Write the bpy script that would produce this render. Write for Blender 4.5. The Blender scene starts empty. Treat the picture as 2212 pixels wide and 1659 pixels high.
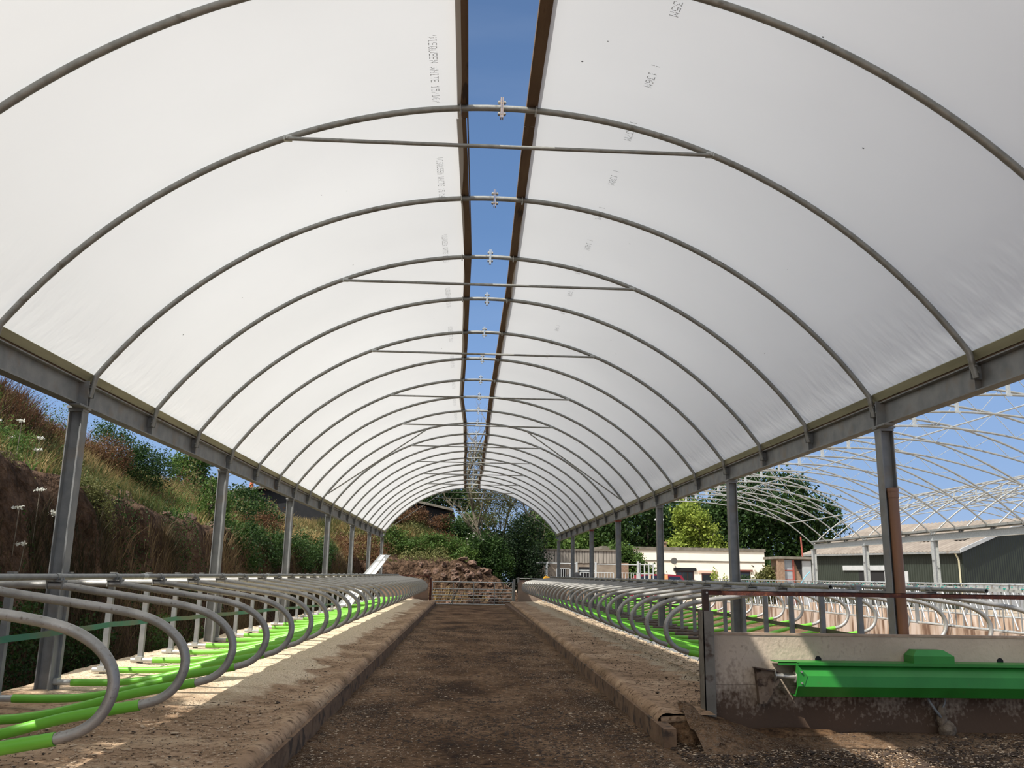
import bpy, math, random
import numpy as np
from mathutils import Vector, Matrix

random.seed(7)
RNG = np.random.default_rng(11)
scene = bpy.context.scene
COL = scene.collection

# ------------------------------------------------------------------ camera
CAM_LOC = (-0.2335, 0.0, 1.58)
cam_data = bpy.data.cameras.new('camera')
cam_data.sensor_fit = 'HORIZONTAL'
cam_data.sensor_width = 36.0
cam_data.lens = 36.0 * 1880.41 / 2212.0
cam_data.clip_end = 600
cam = bpy.data.objects.new('camera', cam_data)
COL.objects.link(cam)
_F = Vector((0.04759112, 0.97566062, 0.21405945))
_R = Vector((0.99851574, -0.05215114, 0.01570282))
_U = Vector((-0.02648407, -0.21299441, 0.97669441))
_m = Matrix(((_R.x, _U.x, -_F.x), (_R.y, _U.y, -_F.y), (_R.z, _U.z, -_F.z))).to_4x4()
_m.translation = Vector(CAM_LOC)
cam.matrix_world = _m
scene.camera = cam

# ------------------------------------------------------------------ view
scene.view_settings.view_transform = 'Standard'
scene.view_settings.look = 'None'
scene.view_settings.gamma = 1.0
scene.view_settings.use_curve_mapping = False
scene.view_settings.exposure = 0.0

# ------------------------------------------------------------------ sky
world = bpy.data.worlds.new('sky')
scene.world = world
world.use_nodes = True
wn, wl = world.node_tree.nodes, world.node_tree.links
wn.clear()
w_out = wn.new('ShaderNodeOutputWorld')
w_bg = wn.new('ShaderNodeBackground')
w_bg.inputs['Strength'].default_value = 1.0
w_tc = wn.new('ShaderNodeTexCoord')
w_sep = wn.new('ShaderNodeSeparateXYZ')
w_ramp = wn.new('ShaderNodeValToRGB')
_el = w_ramp.color_ramp.elements
_el[0].position = 0.0
_el[0].color = (0.42, 0.56, 0.80, 1)
_el[1].position = 1.0
_el[1].color = (0.085, 0.155, 0.34, 1)
for _p, _c in ((0.10, (0.31, 0.475, 0.77)), (0.22, (0.235, 0.40, 0.72)), (0.38, (0.145, 0.275, 0.54)), (0.60, (0.108, 0.20, 0.40))):
    e = _el.new(_p)
    e.color = (*_c, 1)
w_noise = wn.new('ShaderNodeTexNoise')
w_noise.inputs['Scale'].default_value = 3.0
w_noise.inputs['Detail'].default_value = 4.0
w_map = wn.new('ShaderNodeMapping')
w_map.inputs['Scale'].default_value = (1.0, 1.0, 6.0)
w_cr = wn.new('ShaderNodeMapRange')
w_cr.inputs['From Min'].default_value = 0.5
w_cr.inputs['From Max'].default_value = 0.8
w_cr.inputs['To Max'].default_value = 0.07
w_mix = wn.new('ShaderNodeMixRGB')
w_mix.inputs['Color2'].default_value = (0.62, 0.68, 0.80, 1)
wl.new(w_tc.outputs['Generated'], w_sep.inputs[0])
wl.new(w_sep.outputs['Z'], w_ramp.inputs[0])
wl.new(w_tc.outputs['Generated'], w_map.inputs[0])
wl.new(w_map.outputs[0], w_noise.inputs['Vector'])
wl.new(w_noise.outputs['Fac'], w_cr.inputs['Value'])
wl.new(w_cr.outputs[0], w_mix.inputs['Fac'])
wl.new(w_ramp.outputs[0], w_mix.inputs['Color1'])
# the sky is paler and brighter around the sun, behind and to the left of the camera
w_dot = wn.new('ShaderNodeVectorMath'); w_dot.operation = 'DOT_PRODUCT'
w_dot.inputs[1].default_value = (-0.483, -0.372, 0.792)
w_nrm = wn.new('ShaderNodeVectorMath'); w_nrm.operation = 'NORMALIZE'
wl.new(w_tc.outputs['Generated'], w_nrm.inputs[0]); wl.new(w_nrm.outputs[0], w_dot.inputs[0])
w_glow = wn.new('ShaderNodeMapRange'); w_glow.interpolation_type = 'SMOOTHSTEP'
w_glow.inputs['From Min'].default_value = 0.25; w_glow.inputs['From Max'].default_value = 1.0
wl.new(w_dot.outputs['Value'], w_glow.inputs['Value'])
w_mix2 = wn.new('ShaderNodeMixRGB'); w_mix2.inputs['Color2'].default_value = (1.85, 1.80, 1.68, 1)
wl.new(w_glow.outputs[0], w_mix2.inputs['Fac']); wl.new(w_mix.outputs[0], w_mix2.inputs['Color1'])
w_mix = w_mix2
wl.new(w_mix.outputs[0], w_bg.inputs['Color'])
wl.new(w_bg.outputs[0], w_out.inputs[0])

# ------------------------------------------------------------------ sun
SUN_DIR = Vector((0.61, 0.47, -1.0)).normalized()      # direction the light travels
sun_data = bpy.data.lights.new('sun', 'SUN')
sun_data.energy = 6.3
sun_data.angle = math.radians(0.6)
sun_data.color = (1.0, 0.955, 0.88)
sun = bpy.data.objects.new('sun', sun_data)
COL.objects.link(sun)
sun.rotation_mode = 'QUATERNION'
sun.rotation_quaternion = SUN_DIR.to_track_quat('-Z', 'Y')
sun.location = (-20, -16, 30)

# ================================================================== helpers
def tag(o, label=None, cat=None, group=None, kind=None):
    if label: o['label'] = label
    if cat: o['category'] = cat
    if group: o['group'] = group
    if kind: o['kind'] = kind
    return o

def empty(name, loc=(0, 0, 0), rz=0.0, label=None, cat=None, group=None):
    o = bpy.data.objects.new(name, None)
    COL.objects.link(o)
    o.location = loc
    o.rotation_euler = (0, 0, rz)
    o.empty_display_size = 0.1
    return tag(o, label, cat, group)

class MB:
    """collects shapes, links them as one mesh"""
    def __init__(s):
        s.v, s.f, s.sm, s.mi, s.cur = [], [], [], [], 0
    def add(s, vs, fs, smooth=False):
        b = len(s.v)
        s.v.extend([tuple(p) for p in vs])
        for f in fs:
            s.f.append(tuple(i + b for i in f)); s.sm.append(smooth); s.mi.append(s.cur)
        return s
    def box(s, c, d, rot=None):
        x, y, z = d[0] / 2, d[1] / 2, d[2] / 2
        vs = [Vector((i, j, k)) for i in (-x, x) for j in (-y, y) for k in (-z, z)]
        if rot is not None: vs = [rot @ p for p in vs]
        c = Vector(c)
        return s.add([p + c for p in vs], [(0, 1, 3, 2), (4, 6, 7, 5), (0, 4, 5, 1), (2, 3, 7, 6), (0, 2, 6, 4), (1, 5, 7, 3)])
    def box2(s, a, b):
        return s.box([(a[i] + b[i]) / 2 for i in range(3)], [abs(b[i] - a[i]) for i in range(3)])
    def tube(s, path, r, n=12, caps=True):
        P = [Vector(p) for p in path]
        R = r if isinstance(r, (list, tuple)) else [r] * len(P)
        T = []
        for i in range(len(P)):
            t = (P[min(i + 1, len(P) - 1)] - P[max(i - 1, 0)])
            T.append(t.normalized())
        u = T[0].orthogonal().normalized()
        vs, fs = [], []
        for i, p in enumerate(P):
            u = (u - T[i] * u.dot(T[i])).normalized()
            w = T[i].cross(u)
            for k in range(n):
                a = 2 * math.pi * k / n
                vs.append(p + (u * math.cos(a) + w * math.sin(a)) * R[i])
        for i in range(len(P) - 1):
            for k in range(n):
                k2 = (k + 1) % n
                fs.append((i * n + k, i * n + k2, (i + 1) * n + k2, (i + 1) * n + k))
        s.add(vs, fs, True)
        if caps:
            s.add(vs[:n], [tuple(range(n))[::-1]])
            s.add(vs[-n:], [tuple(range(n))])
        return s
    def cyl(s, a, b, r, n=12):
        return s.tube([a, b], r, n)
    def hollow(s, a, b, r, r2, n=16):
        s.tube([a, b], r, n, False); s.tube([b, a], r2, n, False)
        A, B = Vector(a), Vector(b)
        t = (B - A).normalized(); u = t.orthogonal().normalized(); w = t.cross(u)
        for p in (A, B):
            vs = []
            for rr in (r, r2):
                for k in range(n):
                    q = 2 * math.pi * k / n
                    vs.append(p + (u * math.cos(q) + w * math.sin(q)) * rr)
            s.add(vs, [(k, (k + 1) % n, n + (k + 1) % n, n + k) for k in range(n)])
        return s
    def prism(s, prof, axis, a, b, closed=True, smooth=False):
        """prof: list of 2-D points; axis 'x','y' or 'z'; extruded from a to b"""
        def P(t, u, v):
            return {'x': (t, u, v), 'y': (u, t, v), 'z': (u, v, t)}[axis]
        n = len(prof)
        vs = [P(a, *p) for p in prof] + [P(b, *p) for p in prof]
        m = n if closed else n - 1
        s.add(vs, [(i, (i + 1) % n, n + (i + 1) % n, n + i) for i in range(m)], smooth)
        if closed:
            s.add(vs, [tuple(range(n))[::-1], tuple(range(n, 2 * n))])
        return s
    def build(s, name, mats, parent=None):
        me = bpy.data.meshes.new(name)
        me.from_pydata(s.v, [], s.f)
        if not isinstance(mats, (list, tuple)): mats = [mats]
        for m in mats: me.materials.append(m)
        me.polygons.foreach_set('use_smooth', s.sm)
        me.polygons.foreach_set('material_index', s.mi)
        me.update()
        o = bpy.data.objects.new(name, me)
        COL.objects.link(o)
        if parent: o.parent = parent
        return o

def np_mesh(name, V, F, mats, parent=None, attr=None, smooth=False):
    """V (n,3) numpy, F (m,k) numpy, attr (m,) per-face value stored on the corners"""
    me = bpy.data.meshes.new(name)
    n, m, k = len(V), len(F), F.shape[1]
    me.vertices.add(n); me.vertices.foreach_set('co', V.astype(np.float32).ravel())
    me.loops.add(m * k); me.loops.foreach_set('vertex_index', F.astype(np.int32).ravel())
    me.polygons.add(m)
    me.polygons.foreach_set('loop_start', np.arange(0, m * k, k, dtype=np.int32))
    me.polygons.foreach_set('loop_total', np.full(m, k, dtype=np.int32))
    me.polygons.foreach_set('use_smooth', np.full(m, smooth))
    if attr is not None:
        a = me.attributes.new('rnd', 'FLOAT', 'CORNER')
        a.data.foreach_set('value', np.repeat(attr.astype(np.float32), k))
    me.update(calc_edges=True)
    if not isinstance(mats, (list, tuple)): mats = [mats]
    for q in mats: me.materials.append(q)
    o = bpy.data.objects.new(name, me)
    COL.objects.link(o)
    if parent: o.parent = parent
    return o

def grid_mesh(name, xs, ys, zf, mat, smooth=True, parent=None):
    X, Y = np.meshgrid(xs, ys, indexing='ij')
    Z = zf(X, Y)
    V = np.stack([X.ravel(), Y.ravel(), Z.ravel()], 1)
    nx, ny = len(xs), len(ys)
    i, j = np.meshgrid(np.arange(nx - 1), np.arange(ny - 1), indexing='ij')
    a = (i * ny + j).ravel()
    F = np.stack([a, a + ny, a + ny + 1, a + 1], 1)
    return np_mesh(name, V, F, mat, parent, smooth=smooth)

def vnoise(x, y, seed=0):
    """smooth value noise, numpy"""
    xi, yi = np.floor(x).astype(np.int64), np.floor(y).astype(np.int64)
    fx, fy = x - xi, y - yi
    fx, fy = fx * fx * (3 - 2 * fx), fy * fy * (3 - 2 * fy)
    def h(a, b):
        n = (a * 374761393 + b * 668265263 + seed * 974634777) & 0x7fffffff
        n = ((n ^ (n >> 13)) * 1274126177) & 0x7fffffff
        return ((n ^ (n >> 16)) & 0xffff) / 65535.0
    return (h(xi, yi) * (1 - fx) + h(xi + 1, yi) * fx) * (1 - fy) + (h(xi, yi + 1) * (1 - fx) + h(xi + 1, yi + 1) * fx) * fy

def fbm(x, y, seed=0, o=4):
    r, a, t = 0, 1.0, 0
    for k in range(o):
        r = r + a * vnoise(x * 2 ** k + 17.3 * k, y * 2 ** k + 5.1 * k, seed + k); t += a; a *= 0.5
    return r / t

def copy_tree(o, parent=None):
    c = o.copy(); COL.objects.link(c)
    c.parent = parent
    if parent is not None: c.matrix_parent_inverse = o.matrix_parent_inverse.copy()
    for ch in KIDS.get(o.name, ()):
        copy_tree(ch, c)
    return c

KIDS = {}
def learn(o):
    """remember the children of a prototype before it is copied"""
    ks = [x for x in bpy.data.objects if x.parent == o]
    KIDS[o.name] = ks
    for k in ks: learn(k)

ORD = ['first', 'second', 'third', 'fourth', 'fifth', 'sixth', 'seventh', 'eighth', 'ninth', 'tenth', 'eleventh', 'twelfth',
       'thirteenth', 'fourteenth', 'fifteenth', 'sixteenth', 'seventeenth', 'eighteenth', 'nineteenth', 'twentieth',
       'twenty-first', 'twenty-second', 'twenty-third', 'twenty-fourth', 'twenty-fifth', 'twenty-sixth', 'twenty-seventh',
       'twenty-eighth', 'twenty-ninth', 'thirtieth', 'thirty-first', 'thirty-second', 'thirty-third', 'thirty-fourth']

def spline(pts, step=6):
    """Catmull-Rom through the points"""
    P = [Vector(p) for p in pts]
    P = [P[0] * 2 - P[1]] + P + [P[-1] * 2 - P[-2]]
    out = []
    for i in range(1, len(P) - 2):
        for k in range(step):
            t = k / step
            a, b, c, d = P[i - 1], P[i], P[i + 1], P[i + 2]
            out.append(0.5 * ((2 * b) + (c - a) * t + (2 * a - 5 * b + 4 * c - d) * t * t + (3 * b - a - 3 * c + d) * t ** 3))
    out.append(P[-2])
    return out

# ================================================================== materials
def nodes(m):
    m.use_nodes = True
    nt = m.node_tree
    return nt, nt.nodes, nt.links, nt.nodes['Principled BSDF']

def pm(name, c1, c2=None, scale=4.0, rough=0.6, metal=0.0, bump=0.0, bscale=None, detail=5.0, lo=0.35, hi=0.65, stretch=(1, 1, 1),
       spec=None, c3=None, s3=20.0, t3=(0.6, 0.7)):
    m = bpy.data.materials.new(name)
    nt, N, L, B = nodes(m)
    B.inputs['Roughness'].default_value = rough
    B.inputs['Metallic'].default_value = metal
    if spec is not None: B.inputs['Specular IOR Level'].default_value = spec
    tc = N.new('ShaderNodeTexCoord'); mp = N.new('ShaderNodeMapping')
    mp.inputs['Scale'].default_value = stretch
    L.new(tc.outputs['Object'], mp.inputs[0])
    if c2 is None: c2 = c1
    nz = N.new('ShaderNodeTexNoise'); nz.inputs['Scale'].default_value = scale; nz.inputs['Detail'].default_value = detail
    L.new(mp.outputs[0], nz.inputs['Vector'])
    mr = N.new('ShaderNodeMapRange'); mr.inputs['From Min'].default_value = lo; mr.inputs['From Max'].default_value = hi
    L.new(nz.outputs['Fac'], mr.inputs['Value'])
    mx = N.new('ShaderNodeMixRGB'); mx.inputs['Color1'].default_value = (*c1, 1); mx.inputs['Color2'].default_value = (*c2, 1)
    L.new(mr.outputs[0], mx.inputs['Fac'])
    last = mx.outputs[0]
    if c3 is not None:
        n3 = N.new('ShaderNodeTexNoise'); n3.inputs['Scale'].default_value = s3; n3.inputs['Detail'].default_value = 6
        L.new(mp.outputs[0], n3.inputs['Vector'])
        m3 = N.new('ShaderNodeMapRange'); m3.inputs['From Min'].default_value = t3[0]; m3.inputs['From Max'].default_value = t3[1]
        L.new(n3.outputs['Fac'], m3.inputs['Value'])
        x3 = N.new('ShaderNodeMixRGB'); x3.inputs['Color2'].default_value = (*c3, 1)
        L.new(m3.outputs[0], x3.inputs['Fac']); L.new(last, x3.inputs['Color1'])
        last = x3.outputs[0]
    L.new(last, B.inputs['Base Color'])
    if bump:
        b = N.new('ShaderNodeBump'); b.inputs['Strength'].default_value = bump; b.inputs['Distance'].default_value = 0.02
        nb = N.new('ShaderNodeTexNoise'); nb.inputs['Scale'].default_value = bscale or scale * 4; nb.inputs['Detail'].default_value = 8
        L.new(mp.outputs[0], nb.inputs['Vector']); L.new(nb.outputs['Fac'], b.inputs['Height']); L.new(b.outputs[0], B.inputs['Normal'])
    return m

def leafmat(name, cols, trans=0.35, rough=0.6):
    """foliage: colour varies leaf by leaf"""
    m = bpy.data.materials.new(name)
    nt, N, L, B = nodes(m)
    at = N.new('ShaderNodeAttribute'); at.attribute_name = 'rnd'
    rp = N.new('ShaderNodeValToRGB')
    e = rp.color_ramp.elements
    e[0].color = (*cols[0], 1); e[1].color = (*cols[-1], 1)
    for i in range(1, len(cols) - 1):
        q = e.new(i / (len(cols) - 1)); q.color = (*cols[i], 1)
    L.new(at.outputs['Fac'], rp.inputs[0]); L.new(rp.outputs[0], B.inputs['Base Color'])
    B.inputs['Roughness'].default_value = rough
    B.inputs['Specular IOR Level'].default_value = 0.25
    tr = N.new('ShaderNodeBsdfTranslucent'); mx = N.new('ShaderNodeMixShader'); mx.inputs[0].default_value = trans
    L.new(rp.outputs[0], tr.inputs[0]); L.new(B.outputs[0], mx.inputs[1]); L.new(tr.outputs[0], mx.inputs[2])
    L.new(mx.outputs[0], nt.nodes['Material Output'].inputs[0])
    return m

M = {}
M['galv'] = pm('galvanised_pipe', (0.23, 0.235, 0.22), (0.31, 0.31, 0.29), 14, 0.5, 0.45, 0.08, 60, c3=(0.13, 0.115, 0.09), s3=6, t3=(0.62, 0.74))
M['galv_new'] = pm('bright_galvanised_pipe', (0.42, 0.44, 0.43), (0.55, 0.56, 0.54), 18, 0.42, 0.45)
M['galv_backlit'] = pm('backlit_truss_tube', (0.27, 0.275, 0.265), (0.36, 0.36, 0.34), 9, 0.5, 0.4)  # truss tubes toned darker to paint in their backlit look
M['galv_loop'] = pm('dusty_galvanised_tube', (0.28, 0.275, 0.255), (0.41, 0.40, 0.375), 7, 0.46, 0.45, 0.12, 80, c3=(0.17, 0.15, 0.12), s3=40, t3=(0.60, 0.75))
M['steel'] = pm('galvanised_steel_section', (0.19, 0.20, 0.205), (0.27, 0.275, 0.27), 5, 0.6, 0.35, 0.1, 40, c3=(0.24, 0.20, 0.16), s3=3, t3=(0.55, 0.75))
M['steel_web'] = M['steel']
M['red_oxide'] = pm('red_oxide_steel', (0.22, 0.05, 0.03), (0.15, 0.05, 0.04), 8, 0.7)
M['rust'] = pm('rusty_steel', (0.13, 0.035, 0.018), (0.06, 0.02, 0.015), 12, 0.75, 0.1, 0.3, 60, c3=(0.25, 0.09, 0.04), s3=9, t3=(0.58, 0.7))
M['rust_dark'] = pm('dark_brown_steel', (0.035, 0.024, 0.02), (0.06, 0.03, 0.02), 12, 0.7, 0.1)
M['sleeve'] = pm('bright_green_plastic_sleeve', (0.15, 0.47, 0.035), (0.18, 0.52, 0.045), 5, 0.42)
M['green'] = pm('green_painted_steel', (0.018, 0.175, 0.020), (0.023, 0.22, 0.028), 3, 0.4, 0, 0.03, 60, c3=(0.06, 0.14, 0.03), s3=5, t3=(0.66, 0.76))
M['bolt'] = pm('zinc_bolt', (0.5, 0.48, 0.42), (0.4, 0.38, 0.34), 30, 0.35, 0.7)
M['plate'] = pm('pinkish_galvanised_plate', (0.42, 0.33, 0.28), (0.32, 0.26, 0.22), 20, 0.55, 0.3)
M['timber'] = pm('weathered_ridge_timber', (0.105, 0.064, 0.036), (0.15, 0.095, 0.055), 2.0, 0.8, 0, 0.2, 40, stretch=(6, 0.7, 6), c3=(0.035, 0.02, 0.012), s3=2.2, t3=(0.64, 0.7))
M['eave_timber'] = pm('green_treated_timber', (0.26, 0.255, 0.165), (0.34, 0.33, 0.22), 2.0, 0.8, 0, 0.1, 40, stretch=(4, 0.5, 4))
M['tape'] = pm('faded_green_webbing', (0.04, 0.19, 0.115), (0.13, 0.16, 0.09), 1.3, 0.7, lo=0.42, hi=0.62)
M['tape_olive'] = pm('dirty_olive_webbing', (0.12, 0.12, 0.065), (0.08, 0.10, 0.05), 2, 0.7)
M['terracotta'] = pm('terracotta_drain_pipe', (0.25, 0.115, 0.055), (0.19, 0.10, 0.06), 4, 0.5, 0, 0.1, 60, stretch=(1, 1, 0.4))
M['dark'] = pm('dark_interior', (0.008, 0.008, 0.009), None, 1, 0.9)
M['white_sheet'] = pm('white_plastic_strip', (0.75, 0.75, 0.72), (0.65, 0.65, 0.62), 3, 0.4)
M['white_paint'] = pm('white_painted_rail', (0.46, 0.48, 0.49), (0.36, 0.38, 0.38), 5, 0.5)
M['pale_concrete'] = pm('pale_concrete_slab', (0.50, 0.45, 0.38), (0.40, 0.35, 0.29), 0.8, 0.9, 0, 0.2, 10)
M['yard'] = pm('dusty_yard_ground', (0.30, 0.24, 0.17), (0.40, 0.33, 0.25), 0.5, 0.95, 0, 0.5, 6, c3=(0.12, 0.09, 0.06), s3=2.5, t3=(0.55, 0.65))
M['bark'] = pm('grey_brown_bark', (0.12, 0.10, 0.07), (0.20, 0.17, 0.13), 10, 0.9, 0, 0.5, 30)
M['ash_bark'] = pm('pale_grey_bark', (0.11, 0.09, 0.06), (0.19, 0.165, 0.12), 10, 0.9, 0, 0.4, 30)
M['render'] = pm('cream_white_render', (0.93, 0.84, 0.70), (0.90, 0.80, 0.66), 2, 0.9, 0, 0.15, 20)
M['coping'] = pm('mossy_grey_coping', (0.12, 0.105, 0.08), (0.19, 0.17, 0.14), 3, 0.9)
M['black_board'] = pm('black_weatherboard', (0.008, 0.009, 0.011), (0.013, 0.013, 0.015), 3, 0.9)
M['brown_paint'] = pm('dark_brown_joinery', (0.03, 0.008, 0.008), (0.045, 0.014, 0.012), 8, 0.5)
M['glass'] = pm('dark_window_glass', (0.02, 0.025, 0.03), None, 1, 0.08)
M['pane_grey'] = pm('pale_grey_window_pane', (0.32, 0.34, 0.36), (0.26, 0.28, 0.30), 3, 0.2)
M['grey_cladding'] = pm('pale_grey_cladding', (0.35, 0.37, 0.38), (0.42, 0.43, 0.44), 4, 0.6)
M['brick'] = pm('brown_brick', (0.20, 0.13, 0.085), (0.28, 0.19, 0.13), 8, 0.9, 0, 0.3, 30)
M['red_pot'] = pm('orange_clay_pot', (0.55, 0.13, 0.05), None, 4, 0.7)
M['red_pipe'] = pm('faded_red_pipe', (0.34, 0.075, 0.05), (0.27, 0.07, 0.05), 4, 0.5)
M['blue_hose'] = pm('pale_blue_hose', (0.16, 0.42, 0.58), None, 4, 0.5)
M['car_red'] = pm('dark_red_car_paint', (0.22, 0.012, 0.03), None, 4, 0.25)
M['car_glass'] = pm('blue_black_car_glass', (0.012, 0.018, 0.035), None, 4, 0.05)
M['car_reflection'] = pm('orange_painted_reflection', (0.62, 0.28, 0.11), (0.75, 0.42, 0.2), 9, 0.4)  # orange reflections on the car body, painted in as colour
M['tyre'] = pm('black_tyre', (0.012, 0.012, 0.012), None, 4, 0.8)
M['yellow'] = pm('yellow_machine_paint', (0.60, 0.30, 0.02), (0.45, 0.22, 0.02), 5, 0.5)
M['blue'] = pm('blue_plastic', (0.04, 0.09, 0.4), None, 5, 0.5)
M['teal'] = pm('teal_plastic_latch', (0.03, 0.26, 0.22), None, 5, 0.5)
M['tarp'] = pm('blue_grey_rubber_edge', (0.13, 0.14, 0.15), (0.22, 0.225, 0.225), 6, 0.7, 0, 0.4, 14)
M['dish'] = pm('grey_mesh_dish', (0.14, 0.14, 0.13), None, 5, 0.6)
M['cable'] = pm('black_cable', (0.02, 0.02, 0.022), None, 5, 0.6)
M['ink'] = pm('grey_printing_ink', (0.20, 0.20, 0.21), (0.34, 0.34, 0.35), 30, 0.9)
M['foam'] = pm('crusty_white_foam', (0.22, 0.175, 0.13), (0.12, 0.09, 0.065), 14, 0.95, 0, 0.8, 40)
M['clod'] = pm('dark_dung_clod', (0.030, 0.018, 0.011), (0.065, 0.042, 0.027), 8, 0.95)
M['chip'] = pm('pale_wood_chip', (0.58, 0.46, 0.33), (0.42, 0.31, 0.21), 30, 0.9)
M['rock'] = pm('red_brown_rock', (0.12, 0.07, 0.05), (0.20, 0.125, 0.09), 2.5, 0.95, 0, 0.9, 7, c3=(0.08, 0.055, 0.04), s3=5, t3=(0.52, 0.62))
M['concrete'] = pm('dirty_kerb_concrete', (0.22, 0.135, 0.078), (0.14, 0.082, 0.045), 3, 0.95, 0, 0.5, 25, c3=(0.06, 0.04, 0.027), s3=7, t3=(0.52, 0.62))

# green and dry leaves
M['leaf_dark'] = leafmat('dark_green_leaves', [(0.012, 0.032, 0.008), (0.028, 0.062, 0.014), (0.055, 0.10, 0.022)])
M['leaf_mid'] = leafmat('mid_green_leaves', [(0.035, 0.07, 0.016), (0.07, 0.13, 0.026), (0.14, 0.21, 0.05)])
M['leaf_lime'] = leafmat('yellow_green_leaves', [(0.12, 0.17, 0.025), (0.25, 0.32, 0.05), (0.38, 0.43, 0.09)])
M['leaf_olive'] = leafmat('olive_leaves', [(0.06, 0.068, 0.024), (0.13, 0.14, 0.045), (0.26, 0.25, 0.10)])
M['leaf_red'] = leafmat('red_brown_seed_heads', [(0.065, 0.034, 0.018), (0.125, 0.062, 0.03), (0.22, 0.125, 0.06)])
M['grass_mix'] = leafmat('dry_bank_grass', [(0.055, 0.075, 0.022), (0.11, 0.115, 0.035), (0.24, 0.175, 0.07), (0.40, 0.29, 0.13)])
M['leaf_holly'] = leafmat('very_dark_leaves', [(0.006, 0.016, 0.006), (0.012, 0.028, 0.009), (0.022, 0.045, 0.012)])
M['stem_brown'] = leafmat('dry_brown_stems', [(0.035, 0.03, 0.014), (0.075, 0.055, 0.028), (0.14, 0.095, 0.05), (0.24, 0.17, 0.09)])
M['petal'] = leafmat('white_flower_petals', [(0.55, 0.55, 0.48), (0.75, 0.75, 0.68)])

# --- translucent polythene
def film_material():
    m = bpy.data.materials.new('white_polythene_film')
    nt, N, L, B = nodes(m)
    N.remove(B)
    out = N['Material Output']
    tc = N.new('ShaderNodeTexCoord')
    n1 = N.new('ShaderNodeTexNoise'); n1.inputs['Scale'].default_value = 0.35; n1.inputs['Detail'].default_value = 3
    L.new(tc.outputs['Object'], n1.inputs['Vector'])
    mr = N.new('ShaderNodeMapRange'); mr.inputs['To Min'].default_value = 0.93; mr.inputs['To Max'].default_value = 1.0
    mr.inputs['From Min'].default_value = 0.3; mr.inputs['From Max'].default_value = 0.7
    L.new(n1.outputs['Fac'], mr.inputs['Value'])
    # small specks of dirt
    vo = N.new('ShaderNodeTexVoronoi'); vo.inputs['Scale'].default_value = 2.6
    L.new(tc.outputs['Object'], vo.inputs['Vector'])
    n2 = N.new('ShaderNodeTexNoise'); n2.inputs['Scale'].default_value = 1.7
    L.new(tc.outputs['Object'], n2.inputs['Vector'])
    th = N.new('ShaderNodeMath'); th.operation = 'MULTIPLY'; th.inputs[1].default_value = 0.042
    L.new(n2.outputs['Fac'], th.inputs[0])
    lt = N.new('ShaderNodeMath'); lt.operation = 'GREATER_THAN'
    L.new(vo.outputs['Distance'], lt.inputs[0]); L.new(th.outputs[0], lt.inputs[1])
    k = N.new('ShaderNodeMapRange'); k.inputs['To Min'].default_value = 0.15; k.inputs['To Max'].default_value = 1
    L.new(lt.outputs[0], k.inputs['Value'])
    mu = N.new('ShaderNodeMath'); mu.operation = 'MULTIPLY'
    L.new(mr.outputs[0], mu.inputs[0]); L.new(k.outputs[0], mu.inputs[1])
    cd = N.new('ShaderNodeMixRGB'); cd.inputs['Color1'].default_value = (0, 0, 0, 1); cd.inputs['Color2'].default_value = (0.79, 0.80, 0.81, 1)
    ct = N.new('ShaderNodeMixRGB'); ct.inputs['Color1'].default_value = (0, 0, 0, 1); ct.inputs['Color2'].default_value = (0.845, 0.872, 0.90, 1)
    L.new(mu.outputs[0], cd.inputs['Fac']); L.new(mu.outputs[0], ct.inputs['Fac'])
    # creases near the eaves and ridge
    mp = N.new('ShaderNodeMapping'); mp.inputs['Scale'].default_value = (0.5, 3.0, 1.6); mp.inputs['Rotation'].default_value = (0.5, 0.0, 0.4)
    L.new(tc.outputs['Object'], mp.inputs[0])
    n3 = N.new('ShaderNodeTexNoise'); n3.inputs['Scale'].default_value = 2.2; n3.inputs['Detail'].default_value = 2
    L.new(mp.outputs[0], n3.inputs['Vector'])
    sp = N.new('ShaderNodeSeparateXYZ'); L.new(tc.outputs['Object'], sp.inputs[0])
    mz = N.new('ShaderNodeMapRange'); mz.inputs['From Min'].default_value = 4.4; mz.inputs['From Max'].default_value = 3.7
    L.new(sp.outputs['Z'], mz.inputs['Value'])
    mz2 = N.new('ShaderNodeMath'); mz2.operation = 'MULTIPLY_ADD'; mz2.inputs[1].default_value = 1.0; mz2.inputs[2].default_value = 0.06
    L.new(mz.outputs[0], mz2.inputs[0])
    hh = N.new('ShaderNodeMath'); hh.operation = 'MULTIPLY'
    L.new(n3.outputs['Fac'], hh.inputs[0]); L.new(mz2.outputs[0], hh.inputs[1])
    bp = N.new('ShaderNodeBump'); bp.inputs['Strength'].default_value = 0.4; bp.inputs['Distance'].default_value = 0.08
    L.new(hh.outputs[0], bp.inputs['Height'])
    d = N.new('ShaderNodeBsdfDiffuse'); t = N.new('ShaderNodeBsdfTranslucent'); x = N.new('ShaderNodeMixShader')
    x.inputs[0].default_value = 0.295
    L.new(cd.outputs[0], d.inputs[0]); L.new(ct.outputs[0], t.inputs[0])
    L.new(bp.outputs[0], d.inputs['Normal']); L.new(bp.outputs[0], t.inputs['Normal'])
    L.new(d.outputs[0], x.inputs[1]); L.new(t.outputs[0], x.inputs[2])
    L.new(x.outputs[0], out.inputs[0])
    return m
M['film'] = film_material()

def ramp_node(N, stops):
    r = N.new('ShaderNodeValToRGB'); e = r.color_ramp.elements
    e[0].position, e[0].color = stops[0][0], (*stops[0][1], 1)
    e[1].position, e[1].color = stops[-1][0], (*stops[-1][1], 1)
    for p, c in stops[1:-1]:
        q = e.new(p); q.color = (*c, 1)
    return r

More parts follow.
